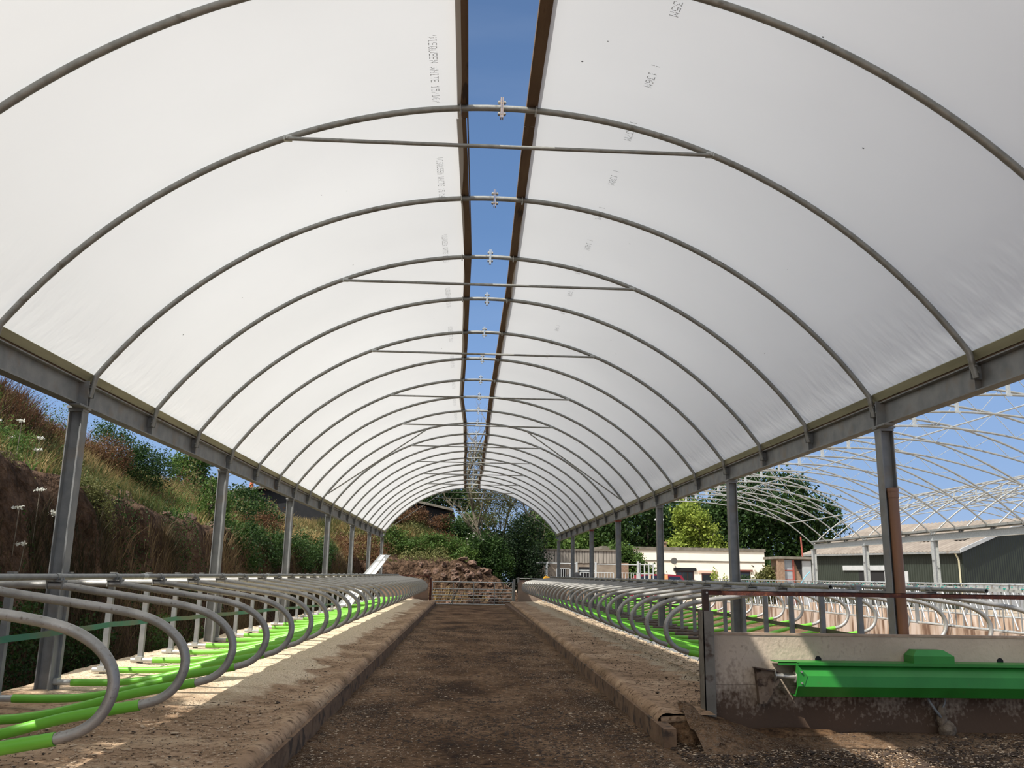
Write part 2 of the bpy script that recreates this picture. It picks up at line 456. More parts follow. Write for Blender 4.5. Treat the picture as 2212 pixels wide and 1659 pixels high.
def alley_material():
    m = bpy.data.materials.new('dung_covered_alley')
    nt, N, L, B = nodes(m)
    tc = N.new('ShaderNodeTexCoord')
    def nz(s, d=6, st=(1, 1, 1), ro=0.6):
        mp = N.new('ShaderNodeMapping'); mp.inputs['Scale'].default_value = st
        L.new(tc.outputs['Object'], mp.inputs[0])
        n = N.new('ShaderNodeTexNoise'); n.inputs['Scale'].default_value = s; n.inputs['Detail'].default_value = d; n.inputs['Roughness'].default_value = ro
        L.new(mp.outputs[0], n.inputs['Vector']); return n
    a = nz(1.1, 8, (1, 0.6, 1)); b = nz(13, 10, ro=.72); c = nz(60, 6, ro=.7)
    r1 = ramp_node(N, [(0.36, (0.060, 0.030, 0.013)), (0.50, (0.170, 0.096, 0.048)), (0.66, (0.28, 0.175, 0.10))])
    L.new(a.outputs['Fac'], r1.inputs[0])
    r2 = ramp_node(N, [(0.36, (0.22, 0.18, 0.15)), (0.5, (1, 1, 1)), (0.68, (1.8, 1.75, 1.7))])
    L.new(b.outputs['Fac'], r2.inputs[0])
    mu = N.new('ShaderNodeMixRGB'); mu.blend_type = 'MULTIPLY'; mu.inputs['Fac'].default_value = 1
    L.new(r1.outputs[0], mu.inputs['Color1']); L.new(r2.outputs[0], mu.inputs['Color2'])
    # pale chips, more of them near the kerbs
    sp = N.new('ShaderNodeSeparateXYZ'); L.new(tc.outputs['Object'], sp.inputs[0])
    ab = N.new('ShaderNodeMath'); ab.operation = 'ABSOLUTE'; L.new(sp.outputs['X'], ab.inputs[0])
    mk = N.new('ShaderNodeMapRange'); mk.inputs['From Min'].default_value = 0.5; mk.inputs['From Max'].default_value = 1.7
    mk.inputs['To Min'].default_value = 0.0; mk.inputs['To Max'].default_value = 0.09
    L.new(ab.outputs[0], mk.inputs['Value'])
    ad = N.new('ShaderNodeMath'); ad.operation = 'ADD'; L.new(c.outputs['Fac'], ad.inputs[0]); L.new(mk.outputs[0], ad.inputs[1])
    st = N.new('ShaderNodeMapRange'); st.inputs['From Min'].default_value = 0.60; st.inputs['From Max'].default_value = 0.70
    L.new(ad.outputs[0], st.inputs['Value'])
    mx = N.new('ShaderNodeMixRGB'); mx.inputs['Color2'].default_value = (0.33, 0.25, 0.175, 1)
    L.new(st.outputs[0], mx.inputs['Fac']); L.new(mu.outputs[0], mx.inputs['Color1'])
    L.new(mx.outputs[0], B.inputs['Base Color'])
    B.inputs['Roughness'].default_value = 0.95; B.inputs['Specular IOR Level'].default_value = 0.2
    bp = N.new('ShaderNodeBump'); bp.inputs['Strength'].default_value = 1.0; bp.inputs['Distance'].default_value = 0.05
    h = N.new('ShaderNodeMath'); h.operation = 'MULTIPLY_ADD'; h.inputs[1].default_value = 0.35
    L.new(c.outputs['Fac'], h.inputs[0]); L.new(b.outputs['Fac'], h.inputs[2])
    L.new(h.outputs[0], bp.inputs['Height']); L.new(bp.outputs[0], B.inputs['Normal'])
    return m
M['alley'] = alley_material()

def bed_material(name, inner, outer, ystart, pale=1.0):
    """cubicle mattress, with a drift of sawdust lying between |x|=inner and outer"""
    m = bpy.data.materials.new(name)
    nt, N, L, B = nodes(m)
    tc = N.new('ShaderNodeTexCoord')
    def nz(s, d=6, st=(1, 1, 1)):
        mp = N.new('ShaderNodeMapping'); mp.inputs['Scale'].default_value = st
        L.new(tc.outputs['Object'], mp.inputs[0])
        n = N.new('ShaderNodeTexNoise'); n.inputs['Scale'].default_value = s; n.inputs['Detail'].default_value = d
        L.new(mp.outputs[0], n.inputs['Vector']); return n
    a = nz(1.6, 8, (0.8, 1.1, 1)); b = nz(14, 10); c = nz(55, 6)
    r1 = ramp_node(N, [(0.35, (0.23, 0.150, 0.088)), (0.5, (0.36, 0.240, 0.150)), (0.66, (0.48, 0.345, 0.225))])
    L.new(a.outputs['Fac'], r1.inputs[0])
    r2 = ramp_node(N, [(0.34, (0.42, 0.38, 0.35)), (0.44, (1, 1, 1)), (0.75, (1.25, 1.25, 1.25))])
    L.new(b.outputs['Fac'], r2.inputs[0])
    mu = N.new('ShaderNodeMixRGB'); mu.blend_type = 'MULTIPLY'; mu.inputs['Fac'].default_value = 1
    L.new(r1.outputs[0], mu.inputs['Color1']); L.new(r2.outputs[0], mu.inputs['Color2'])
    sp = N.new('ShaderNodeSeparateXYZ'); L.new(tc.outputs['Object'], sp.inputs[0])
    ab = N.new('ShaderNodeMath'); ab.operation = 'ABSOLUTE'; L.new(sp.outputs['X'], ab.inputs[0])
    w = N.new('ShaderNodeMath'); w.operation = 'MULTIPLY_ADD'; w.inputs[1].default_value = 1.1; w.inputs[2].default_value = -0.55
    e = nz(1.7, 6); L.new(e.outputs['Fac'], w.inputs[0])
    s = N.new('ShaderNodeMath'); s.operation = 'ADD'; L.new(ab.outputs[0], s.inputs[0]); L.new(w.outputs[0], s.inputs[1])
    m1 = N.new('ShaderNodeMapRange'); m1.inputs['From Min'].default_value = inner; m1.inputs['From Max'].default_value = inner + 0.12
    L.new(s.outputs[0], m1.inputs['Value'])
    yy = N.new('ShaderNodeMath'); yy.operation = 'MULTIPLY_ADD'; yy.inputs[1].default_value = 5.0
    L.new(w.outputs[0], yy.inputs[0]); L.new(sp.outputs['Y'], yy.inputs[2])
    m2 = N.new('ShaderNodeMapRange'); m2.inputs['From Min'].default_value = ystart; m2.inputs['From Max'].default_value = ystart + 1.6
    L.new(yy.outputs[0], m2.inputs['Value'])
    m3 = N.new('ShaderNodeMapRange'); m3.inputs['From Min'].default_value = outer + 0.12; m3.inputs['From Max'].default_value = outer
    L.new(s.outputs[0], m3.inputs['Value'])
    k = N.new('ShaderNodeMath'); k.operation = 'MULTIPLY'; L.new(m1.outputs[0], k.inputs[0]); L.new(m2.outputs[0], k.inputs[1])
    k2 = N.new('ShaderNodeMath'); k2.operation = 'MULTIPLY'; L.new(k.outputs[0], k2.inputs[0]); L.new(m3.outputs[0], k2.inputs[1])
    r3 = ramp_node(N, [(0.36, (0.42 * pale, 0.31 * pale, 0.20 * pale)), (0.5, (0.68 * pale, 0.55 * pale, 0.39 * pale)), (0.7, (0.80 * pale, 0.69 * pale, 0.53 * pale))])
    L.new(c.outputs['Fac'], r3.inputs[0])
    mx = N.new('ShaderNodeMixRGB'); L.new(k2.outputs[0], mx.inputs['Fac'])
    L.new(mu.outputs[0], mx.inputs['Color1']); L.new(r3.outputs[0], mx.inputs['Color2'])
    # dark flecks everywhere
    fl = N.new('ShaderNodeMapRange'); fl.inputs['From Min'].default_value = 0.64; fl.inputs['From Max'].default_value = 0.70
    f = nz(24, 4); L.new(f.outputs['Fac'], fl.inputs['Value'])
    mf = N.new('ShaderNodeMixRGB'); mf.inputs['Color2'].default_value = (0.07, 0.045, 0.03, 1)
    L.new(fl.outputs[0], mf.inputs['Fac']); L.new(mx.outputs[0], mf.inputs['Color1'])
    L.new(mf.outputs[0], B.inputs['Base Color'])
    B.inputs['Roughness'].default_value = 0.95; B.inputs['Specular IOR Level'].default_value = 0.2
    bp = N.new('ShaderNodeBump'); bp.inputs['Strength'].default_value = 0.8; bp.inputs['Distance'].default_value = 0.03
    h = N.new('ShaderNodeMath'); h.operation = 'MULTIPLY_ADD'; h.inputs[1].default_value = 0.5
    L.new(c.outputs['Fac'], h.inputs[0]); L.new(b.outputs['Fac'], h.inputs[2])
    L.new(h.outputs[0], bp.inputs['Height']); L.new(bp.outputs[0], B.inputs['Normal'])
    return m
M['bed_left'] = bed_material('left_bed_mat_with_sawdust', 2.25, 9.0, 9.0)
M['bed_right'] = bed_material('right_bed_mat_with_sawdust', 2.68, 3.5, -5.0, 0.72)
M['bed_plain'] = bed_material('brown_bed_surface', 30.0, 40.0, 90.0)

def panel_material():
    """pale concrete partition with dung splashes and painted-in shade that thicken towards the ground"""
    m = bpy.data.materials.new('dung_splashed_shaded_panel')
    nt, N, L, B = nodes(m)
    tc = N.new('ShaderNodeTexCoord')
    def nz(s, d=6, st=(1, 1, 1)):
        mp = N.new('ShaderNodeMapping'); mp.inputs['Scale'].default_value = st
        L.new(tc.outputs['Object'], mp.inputs[0])
        n = N.new('ShaderNodeTexNoise'); n.inputs['Scale'].default_value = s; n.inputs['Detail'].default_value = d
        L.new(mp.outputs[0], n.inputs['Vector']); return n
    a = nz(1.5, 6); r1 = ramp_node(N, [(0.35, (0.42, 0.335, 0.255)), (0.65, (0.54, 0.44, 0.34))]); L.new(a.outputs['Fac'], r1.inputs[0])
    sp = N.new('ShaderNodeSeparateXYZ'); L.new(tc.outputs['Object'], sp.inputs[0])
    hz = N.new('ShaderNodeMapRange'); hz.inputs['From Min'].default_value = 0.80; hz.inputs['From Max'].default_value = 0.10
    hz.inputs['To Min'].default_value = -0.13; hz.inputs['To Max'].default_value = 0.30
    L.new(sp.outputs['Z'], hz.inputs['Value'])
    b = nz(26, 9, (1, 1, 0.8)); c = nz(3, 9)
    bb = N.new('ShaderNodeMath'); bb.operation = 'MULTIPLY_ADD'; bb.inputs[1].default_value = 0.5
    L.new(c.outputs['Fac'], bb.inputs[0])
    b2 = N.new('ShaderNodeMath'); b2.operation = 'MULTIPLY'; b2.inputs[1].default_value = 0.5; L.new(b.outputs['Fac'], b2.inputs[0])
    L.new(b2.outputs[0], bb.inputs[2])
    s = N.new('ShaderNodeMath'); s.operation = 'ADD'; L.new(bb.outputs[0], s.inputs[0]); L.new(hz.outputs[0], s.inputs[1])
    st = N.new('ShaderNodeMapRange'); st.inputs['From Min'].default_value = 0.44; st.inputs['From Max'].default_value = 0.70
    L.new(s.outputs[0], st.inputs['Value'])
    mx = N.new('ShaderNodeMixRGB'); mx.inputs['Color2'].default_value = (0.085, 0.050, 0.030, 1)  # brown stands for the dung and also for the shade below the trough
    L.new(st.outputs[0], mx.inputs['Fac']); L.new(r1.outputs[0], mx.inputs['Color1'])
    L.new(mx.outputs[0], B.inputs['Base Color'])
    B.inputs['Roughness'].default_value = 0.85
    bp = N.new('ShaderNodeBump'); bp.inputs['Strength'].default_value = 0.4; bp.inputs['Distance'].default_value = 0.02
    L.new(b.outputs['Fac'], bp.inputs['Height']); L.new(bp.outputs[0], B.inputs['Normal'])
    return m
M['panel'] = panel_material()

def streak_material():
    m = bpy.data.materials.new('streaked_pinkish_barrier_wall')
    nt, N, L, B = nodes(m)
    tc = N.new('ShaderNodeTexCoord')
    mp = N.new('ShaderNodeMapping'); mp.inputs['Scale'].default_value = (1, 3.0, 0.5); L.new(tc.outputs['Object'], mp.inputs[0])
    n = N.new('ShaderNodeTexNoise'); n.inputs['Scale'].default_value = 1.6; n.inputs['Detail'].default_value = 7; L.new(mp.outputs[0], n.inputs['Vector'])
    r = ramp_node(N, [(0.36, (0.14, 0.08, 0.05)), (0.46, (0.36, 0.26, 0.19)), (0.62, (0.52, 0.43, 0.37))]); L.new(n.outputs['Fac'], r.inputs[0])
    L.new(r.outputs[0], B.inputs['Base Color']); B.inputs['Roughness'].default_value = 0.9
    return m
M['streak'] = streak_material()

def stripe_material(name, c1, c2, axis, freq, rough=0.6, bumps=0.6, noise=None):
    """ribbed cladding: a wave across the given axis"""
    m = bpy.data.materials.new(name)
    nt, N, L, B = nodes(m)
    tc = N.new('ShaderNodeTexCoord')
    w = N.new('ShaderNodeTexWave'); w.wave_type = 'BANDS'; w.bands_direction = axis; w.inputs['Scale'].default_value = freq
    L.new(tc.outputs['Object'], w.inputs['Vector'])
    n = N.new('ShaderNodeTexNoise'); n.inputs['Scale'].default_value = 1.2; n.inputs['Detail'].default_value = 6
    L.new(tc.outputs['Object'], n.inputs['Vector'])
    mr = N.new('ShaderNodeMapRange'); mr.inputs['From Min'].default_value = 0.35; mr.inputs['From Max'].default_value = 0.65
    L.new(n.outputs['Fac'], mr.inputs['Value'])
    mx = N.new('ShaderNodeMixRGB'); mx.inputs['Color1'].default_value = (*c1, 1); mx.inputs['Color2'].default_value = (*c2, 1)
    L.new(mr.outputs[0], mx.inputs['Fac']); L.new(mx.outputs[0], B.inputs['Base Color'])
    B.inputs['Roughness'].default_value = rough
    b = N.new('ShaderNodeBump'); b.inputs['Strength'].default_value = bumps; b.inputs['Distance'].default_value = 0.05
    L.new(w.outputs['Fac'], b.inputs['Height']); L.new(b.outputs[0], B.inputs['Normal'])
    return m
M['shed_green'] = stripe_material('dark_green_ribbed_cladding', (0.014, 0.020, 0.013), (0.019, 0.026, 0.018), 'X', 1.6)
M['shed_roof'] = stripe_material('grey_fibre_cement_roof', (0.185, 0.155, 0.13), (0.25, 0.215, 0.18), 'X', 1.8, 0.9)

def soil_material():
    m = bpy.data.materials.new('red_brown_bank_soil')
    nt, N, L, B = nodes(m)
    tc = N.new('ShaderNodeTexCoord')
    n = N.new('ShaderNodeTexNoise'); n.inputs['Scale'].default_value = 2.4; n.inputs['Detail'].default_value = 12; n.inputs['Roughness'].default_value = 0.75
    L.new(tc.outputs['Object'], n.inputs['Vector'])
    r = ramp_node(N, [(0.34, (0.025, 0.016, 0.010)), (0.45, (0.065, 0.040, 0.026)), (0.56, (0.12, 0.075, 0.05)), (0.66, (0.18, 0.12, 0.08))])
    L.new(n.outputs['Fac'], r.inputs[0])
    L.new(r.outputs[0], B.inputs['Base Color']); B.inputs['Roughness'].default_value = 1.0; B.inputs['Specular IOR Level'].default_value = 0.1
    bp = N.new('ShaderNodeBump'); bp.inputs['Strength'].default_value = 1.0; bp.inputs['Distance'].default_value = 0.45
    n2 = N.new('ShaderNodeTexNoise'); n2.inputs['Scale'].default_value = 5; n2.inputs['Detail'].default_value = 9
    L.new(tc.outputs['Object'], n2.inputs['Vector'])
    L.new(n2.outputs['Fac'], bp.inputs['Height']); L.new(bp.outputs[0], B.inputs['Normal'])
    return m
M['soil'] = soil_material()

# ================================================================== the ground and the beds
def struct(o):
    o['kind'] = 'structure'; return o

# bank terrain
def ss(a, b, x):
    t = np.clip((x - a) / (b - a), 0, 1); return t * t * (3 - 2 * t)

def bank_h(x, y):
    x = np.asarray(x, float); y = np.asarray(y, float)
    n1 = fbm(x * 0.35, y * 0.35, 3); n2 = fbm(x * 1.3, y * 1.3, 9, 3)
    ledge = 3.02 - 0.5 * ss(14, 26, y) + (n1 - 0.5) * 0.5
    foot = -5.35 - 0.25 * (n1 - 0.5); top = -6.45 - 1.1 * (n2 - 0.5)
    cliff = ss(0, 1, (foot - x) / (foot - top)) * ledge
    crest = 5.15 - 1.05 * ss(15, 25, y) + (n1 - 0.5) * 0.5 + 1.6 * ss(9, 1, y)
    slope = ss(-7.1, -10.4, x) * (crest - ledge)
    left = cliff + slope
    # the bank that closes the far end
    xe = x + 0.6 * (n1 - .5)
    side = ss(4.5, -0.5, xe)
    e1 = ss(48.2, 49.6, y + 0.8 * (n2 - .5)) * (2.1 + (n1 - 0.5) * 0.7) * side
    e2 = ss(50.0, 58.0, y) * 2.3 * ss(2.5, -4.5, xe)
    end = e1 + e2
    r = np.maximum(left, end)
    n3 = fbm(x * 3.5, y * 3.5, 19, 3)
    r = r + ((n2 - 0.5) * 0.35 + (n3 - .5) * .22) * ss(0.3, 1.2, r)
    return r

g = grid_mesh('ground', np.linspace(-60, 90, 61), np.linspace(-30, 190, 89), lambda X, Y: X * 0 - 0.03, M['yard'], False)
struct(g)
xs = np.concatenate([np.linspace(-40, -11, 30), np.linspace(-10.6, -7, 19), np.linspace(-6.85, -5.0, 26), np.linspace(-4.8, 4, 70), np.linspace(4.4, 8, 8)])
ys = np.concatenate([np.linspace(-8, 30, 191), np.linspace(30.4, 47, 43), np.linspace(47.1, 53, 80), np.linspace(53.5, 110, 60)])
b = grid_mesh('earth_bank', xs, ys, lambda X, Y: np.where((X > -5.2) & (Y < 47.8), -0.06, bank_h(X, Y) - 0.045), M['soil'])
struct(b)

def alley_h(X, Y):
    return (fbm(X * 1.2, Y * 0.8, 21, 5) - 0.5) * 0.05 + 0.01 + 0.05 * ss(0.9, 1.6, np.abs(X)) * (fbm(X * 3, Y * 3, 5, 3) - 0.35)
a = grid_mesh('alley_floor', np.linspace(-1.75, 2.05, 64), np.concatenate([np.linspace(-3, 14, 280), np.linspace(14.2, 47.6, 130)]), alley_h, M['alley'])
struct(a)
a = grid_mesh('cross_passage_floor', np.linspace(1.95, 8.0, 100), np.linspace(-3, 9.35, 190),
              lambda X, Y: (fbm(X * 1.2, Y * 0.8, 21, 5) - 0.5) * 0.05 + 0.012 + (0.05 + .26 * np.exp(-((X - 2.05) / .50) ** 2)) * (.35 + fbm(X * 3.5, Y * 3.5, 8, 5)) * ss(8.0, 8.9, Y), M['alley'])
struct(a)

def kerbx(y):      # inner face of the right kerb
    return 1.655 + 0.0098 * (y - 8.6)

# kerbs
mb = MB()
y = -3.0
while y < 45.3:
    L_ = 2.98
    mb.box2((-1.79, y, -0.04), (-1.67, min(y + L_, 45.3), 0.195))
    y += 3.0
k = mb.build('kerb', M['concrete']); struct(k)
mb = MB()
y = 8.55
while y < 45.3:
    y2 = min(y + 2.98, 45.3)
    x1, x2 = kerbx(y), kerbx(y2)
    mb.add([(x1, y, -.04), (x1 + .12, y, -.04), (x1 + .12, y, .195), (x1, y, .195), (x2, y2, -.04), (x2 + .12, y2, -.04), (x2 + .12, y2, .195), (x2, y2, .195)],
           [(0, 1, 2, 3), (7, 6, 5, 4), (0, 4, 5, 1), (1, 5, 6, 2), (2, 6, 7, 3), (3, 7, 4, 0)])
    y += 3.0
k = mb.build('kerb', M['concrete']); struct(k)

# cubicle beds: a mattress with a rolled edge over a sloping base
def bed(name, mat, side, y0, y1, xin, xout, n_y, sawdust):
    s = np.concatenate([np.array([0, .004, .012, .03, .055, .085, .12, .16]), np.linspace(.22, abs(xout - 1.8), 46)])
    ys = np.linspace(y0, y1, n_y)
    S, Y = np.meshgrid(s, ys, indexing='ij')
    x0 = xin(Y)
    edge = np.array([0.175, .205, .228, .25, .268, .278, .276, .268])
    Z = np.interp(S, np.concatenate([s[:8], [.3, 3.2]]), np.concatenate([edge, [.255, .33]]))
    wob = (fbm(S * 1.5 + 40, Y * 1.3, 31, 4) - 0.5)
    roll = 0.007 * np.sin(Y * 2 * np.pi / 1.15 + 1.5 * wob) * np.exp(-((S - .08) / .16) ** 2)
    Z = Z + wob * 0.035 * ss(0.02, 0.3, S) + roll
    Z = Z + sawdust(x0 + S, Y) if sawdust else Z
    if side < 0: X = -(x0 + S)
    else: X = x0 + S
    V = np.stack([X.ravel(), Y.ravel(), Z.ravel()], 1)
    nx, ny = len(s), len(ys)
    i, j = np.meshgrid(np.arange(nx - 1), np.arange(ny - 1), indexing='ij')
    q = (i * ny + j).ravel()
    F = np.stack([q, q + ny, q + ny + 1, q + 1], 1)
    if side < 0: F = F[:, ::-1]
    if side > 0:
        cx, cy = V[F[:, 0], 0], V[F[:, 0], 1]
        F = F[~((cx > 2.22) & (cy < 9.46))]
    return np_mesh(name, V, F, mat, smooth=True)

def saw_left(x, y):
    return 0.05 * ss(2.2, 2.6, x + 0.8 * (fbm(x, y, 4) - .5)) * ss(8, 12, y) * (0.5 + fbm(x * 3, y * 3, 14, 3))
def saw_right(x, y):
    u = x - 0.0115 * (y - 10.7)
    k = ss(2.85, 3.05, u + 0.3 * (fbm(x * 2, y * 2, 4) - .5)) * ss(3.6, 3.35, u)
    return 0.11 * k * (fbm(x * 6, y * 3.2, 14, 4) ** 1.5)
o = bed('cubicle_bed', M['bed_left'], -1, 0.2, 45.2, lambda Y: 1.70 + 0 * Y, 4.98, 520, saw_left); struct(o)
o = bed('cubicle_bed', M['bed_right'], 1, 8.98, 45.2, lambda Y: kerbx(Y) + .03, 4.75, 480, saw_right); struct(o)
mb = MB()
mb.box2((-4.97, 0.2, -.05), (-1.75, 45.2, .17)); mb.box2((1.8, 9.46, -.05), (4.7, 45.2, .17)); mb.box2((1.8, 8.98, -.05), (2.2, 9.46, .17))
o = mb.build('bed_base', M['concrete']); struct(o)
# front end of the right mattress, rolled over
o = MB().tube(spline([(1.735, 9.03, .20), (1.9, 9.0, .215), (2.1, 9.0, .215), (2.22, 9.05, .21)], 5), 0.035, 10).build('mattress_roll', M['bed_plain'])
struct(o)
# blue-grey rubber edge showing through the sawdust on the right bed
V, F = [], []
Y = np.linspace(10.0, 45.0, 600)
for i, yy in enumerate(Y):
    u0 = 3.33 + 0.0115 * (yy - 10.7)
    n = float(fbm(np.array(yy * 2.1), np.array(3.3), 77, 3)); n2 = float(fbm(np.array(yy * 4), np.array(9.3), 78, 3))
    for dx, dz in ((0, .0), (.03, .055), (.07, .075), (.12, .06), (.19, .0)):
        V.append((u0 - .08 + dx + 0.16 * (n - .5), yy, .31 + (dz * (0.6 + 1.2 * n2)) + 0.02 * n))
for i in range(len(Y) - 1):
    for k in range(4):
        q = i * 5 + k; F.append((q, q + 1, q + 6, q + 5))
o = np_mesh('bed_edge_strip', np.array(V), np.array(F), M['tarp'], smooth=True)
tag(o, 'crumpled blue-grey rubber edge strip lying along the sawdust of the right cubicle bed', 'strip')

# second bed on the right, its alley, the feed passage
o = grid_mesh('cubicle_bed', np.linspace(4.6, 7.0, 30), np.linspace(9.5, 45.2, 240),
              lambda X, Y: 0.30 - 0.04 * (X - 4.6) + 0.03 * (fbm(X * 2, Y * 2, 6) - .5), M['bed_plain']); struct(o)
mb = MB(); mb.box2((4.72, 9.45, -.05), (7.0, 45.2, .17)); struct(mb.build('bed_base', M['concrete']))
o = grid_mesh('feeding_alley_floor', np.linspace(7.0, 10.9, 40), np.linspace(-3, 47, 260),
              lambda X, Y: 0.0 + 0.03 * (fbm(X * 2, Y * 2, 16) - .5), M['alley']); struct(o)
mb = MB(); mb.box2((11.0, -3, -.05), (15.4, 47, .12)); struct(mb.build('feed_passage_floor', M['pale_concrete']))

# ================================================================== polytunnel
YS = [-6.4, -4.4, -2.35, -0.4, 1.65, 3.70, 5.66, 7.681, 9.76, 11.742, 13.676, 15.703, 17.752, 19.78, 21.764, 23.71, 25.742, 27.802, 29.837, 31.815,
      33.786, 35.767, 37.782, 39.822, 41.852, 43.898, 45.968]
I0 = 7                      # index of the first hoop with a tie bar in the picture
ZC, RH = 0.61, 5.39         # hoop circle: centre height and radius
def hoop_pt(x, r=RH): return (x, ZC + math.sqrt(r * r - x * x))
HN = ['behind the camera', 'behind the camera', 'behind the camera', 'behind the camera', 'behind the camera', 'overhead', 'nearest the camera']
VIS = YS[5:]

def make_hoop(i, y):
    n = i - I0              # 0 = first hoop with tie bar
    r = empty('tunnel_hoop', (0, y, 0), 0)
    for s in (-1, 1):
        a0 = math.asin(0.012 / RH); a1 = math.asin(4.43 / RH)
        path = []
        for k in range(41):
            a = a0 + (a1 - a0) * k / 40
            path.append((s * RH * math.sin(a), 0, ZC + RH * math.cos(a)))
        path.append((s * 4.475, 0, 3.44))
        MB().tube(path, 0.030, 14).build('half_hoop_tube', M['galv'], r)
        mb = MB()
        mb.box((s * 4.50, 0.045, 3.50), (.11, .008, .13))
        mb.cyl((s * 4.46, -0.045, 3.55), (s * 4.46, .065, 3.55), .009, 8).cyl((s * 4.48, -0.045, 3.49), (s * 4.48, .065, 3.49), .009, 8)
        mb.build('foot_bracket', M['steel'], r)
        xb = (-0.40 if s < 0 else 0.33)
        mb = MB()
        zz = hoop_pt(xb)[1]
        mb.cyl((xb + .0, -.038, zz - .04), (xb, -.038, zz + .03), .007, 6).cyl((xb, .038, zz - .04), (xb, .038, zz + .03), .007, 6)
        mb.cyl((xb, -.045, zz - .034), (xb, .045, zz - .034), .008, 6)
        mb.build('u_bolt', M['bolt'], r)
    p = empty_part = MB()
    p.box((-.009, 0, 6.0), (.009, .055, .215)).box((.009, 0, 6.0), (.009, .055, .215))
    pl = p.build('joint_plate', M['plate'] if n < 2 else M['galv_new'], r)
    for z in (5.94, 6.062):
        mb = MB(); mb.cyl((-.042, 0, z), (.042, 0, z), .008, 8); mb.tube([(-.036, 0, z), (-.018, 0, z)], .020, 6); mb.tube([(.018, 0, z), (.036, 0, z)], .020, 6)
        mb.build('bolt', M['bolt'], pl)
    if n % 2 == 0 or i == len(YS) - 1:
        zt = 5.565 if n % 2 == 0 else 5.45
        xt = 2.02 if n % 2 == 0 else 1.85
        tb = MB().tube([(-xt - .02, -.055, zt), (xt + .02, -.055, zt)], .019, 12).build('tie_bar', M['galv'], r)
        for s in (-1, 1):
            MB().box((s * xt, -.03, zt + .015), (.075, .05, .045)).cyl((s * xt, -.08, zt), (s * xt, .03, zt + .03), .009, 8).build('end_clamp', M['galv_new'], tb)
    if n in (9, 19):
        for s in (-1, 1):
            MB().tube([(s * 4.30, -.05, 3.80), (s * 1.50, -.05, 5.76)], .019, 10).build('brace_tube', M['galv'], r)
    return r

for i, y in enumerate(YS):
    if y < 1: continue
    h = make_hoop(i, y)
    n = i - 5
    if i == len(YS) - 1: lab = 'last galvanised tube hoop closing the far end of the white tunnel'
    else:
        lab = '%s galvanised tube hoop under the white cover from the camera%s' % (ORD[n], ', with tie bar' if (i - I0) % 2 == 0 and i >= I0 else '')
    tag(h, lab, 'hoop', 'hoops of the covered tunnel')

# columns: H sections, web across the tunnel
def column_mesh(s, z0, z1, w=0.152, t=0.011):
    mb = MB()
    h = w / 2
    mb.box2((-h, -h, z0), (-h + t, h, z1)); mb.box2((h - t, -h, z0), (h, h, z1)); mb.box2((-h + t, -t / 2, z0), (h - t, t / 2, z1))
    return mb
COLY = [-2.35, 3.70, 9.76, 15.703, 21.764, 27.802, 33.786, 39.822, 45.90]
def make_column(x, y, s, label, red=False):
    r = empty('steel_column', (x, y, 0), 0, label, 'column', 'galvanised columns of the left side' if s < 0 else 'galvanised columns of the right side')
    column_mesh(s, -.02, 3.30).build('shaft', M['steel_web'], r)
    MB().box((0, 0, 3.315), (.19, .19, .028)).box((0, 0, 3.285), (.16, .16, .03)).build('cap_plate', M['red_oxide'] if red else M['steel'], r)
    MB().box((0, 0, .19), (.26, .26, .02)).build('base_plate', M['steel'], r)
    return r
for k, y in enumerate(COLY):
    if y < 3: continue
    for s in (-1, 1):
        side = 'left' if s < 0 else 'right'
        lab = '%s grey steel column of the %s row from the camera, under the eave beam' % (ORD[k - 2] if k >= 2 else 'unseen nearest', side)
        make_column(s * 4.575, y, s, lab, red=(s > 0 and k in (5, 6)))

# eave beams, one per bay
def make_beam(x, y0, y1, s, label):
    r = empty('eave_beam', (x, y0, 0), 0, label, 'beam', 'eave beams of the left side' if s < 0 else 'eave beams of the right side')
    L_ = y1 - y0
    zb, zt, t = 3.33, 3.595, .012
    mb = MB()
    mb.box2((-.065, 0.006, zb), (.065, L_ - .006, zb + t)); mb.box2((-.065, 0.006, zt - t), (.065, L_ - .006, zt)); mb.box2((-.004, .006, zb + t), (.004, L_ - .006, zt - t))
    mb.build('i_section', M['steel'], r)
    for yy in YS:
        if y0 - .01 <= yy < y1 - .2:
            MB().box((-s * .035, yy - y0 + .07, 3.4625), (.06, .008, .24)).build('stiffener_plate', M['steel'], r)
    return r
for k in range(len(COLY) - 1):
    for s in (-1, 1):
        side = 'left' if s < 0 else 'right'
        if k == 0: continue
        lab = '%s grey steel eave beam of the %s side from the camera, spanning between columns' % (ORD[k - 1], side)
        y0, y1 = COLY[k], COLY[k + 1]
        r = make_beam(s * 4.56, y0, y1, s, lab)
        if k == 1:      # end plate where the nearest beam stops on its column
            MB().box((-s * .055, y1 - y0 - .10, 3.455), (.11, .012, .30)).box((-s * .055, y1 - y0 - .17, 3.312), (.13, .24, .02)).build('end_plate', M['steel'], r)

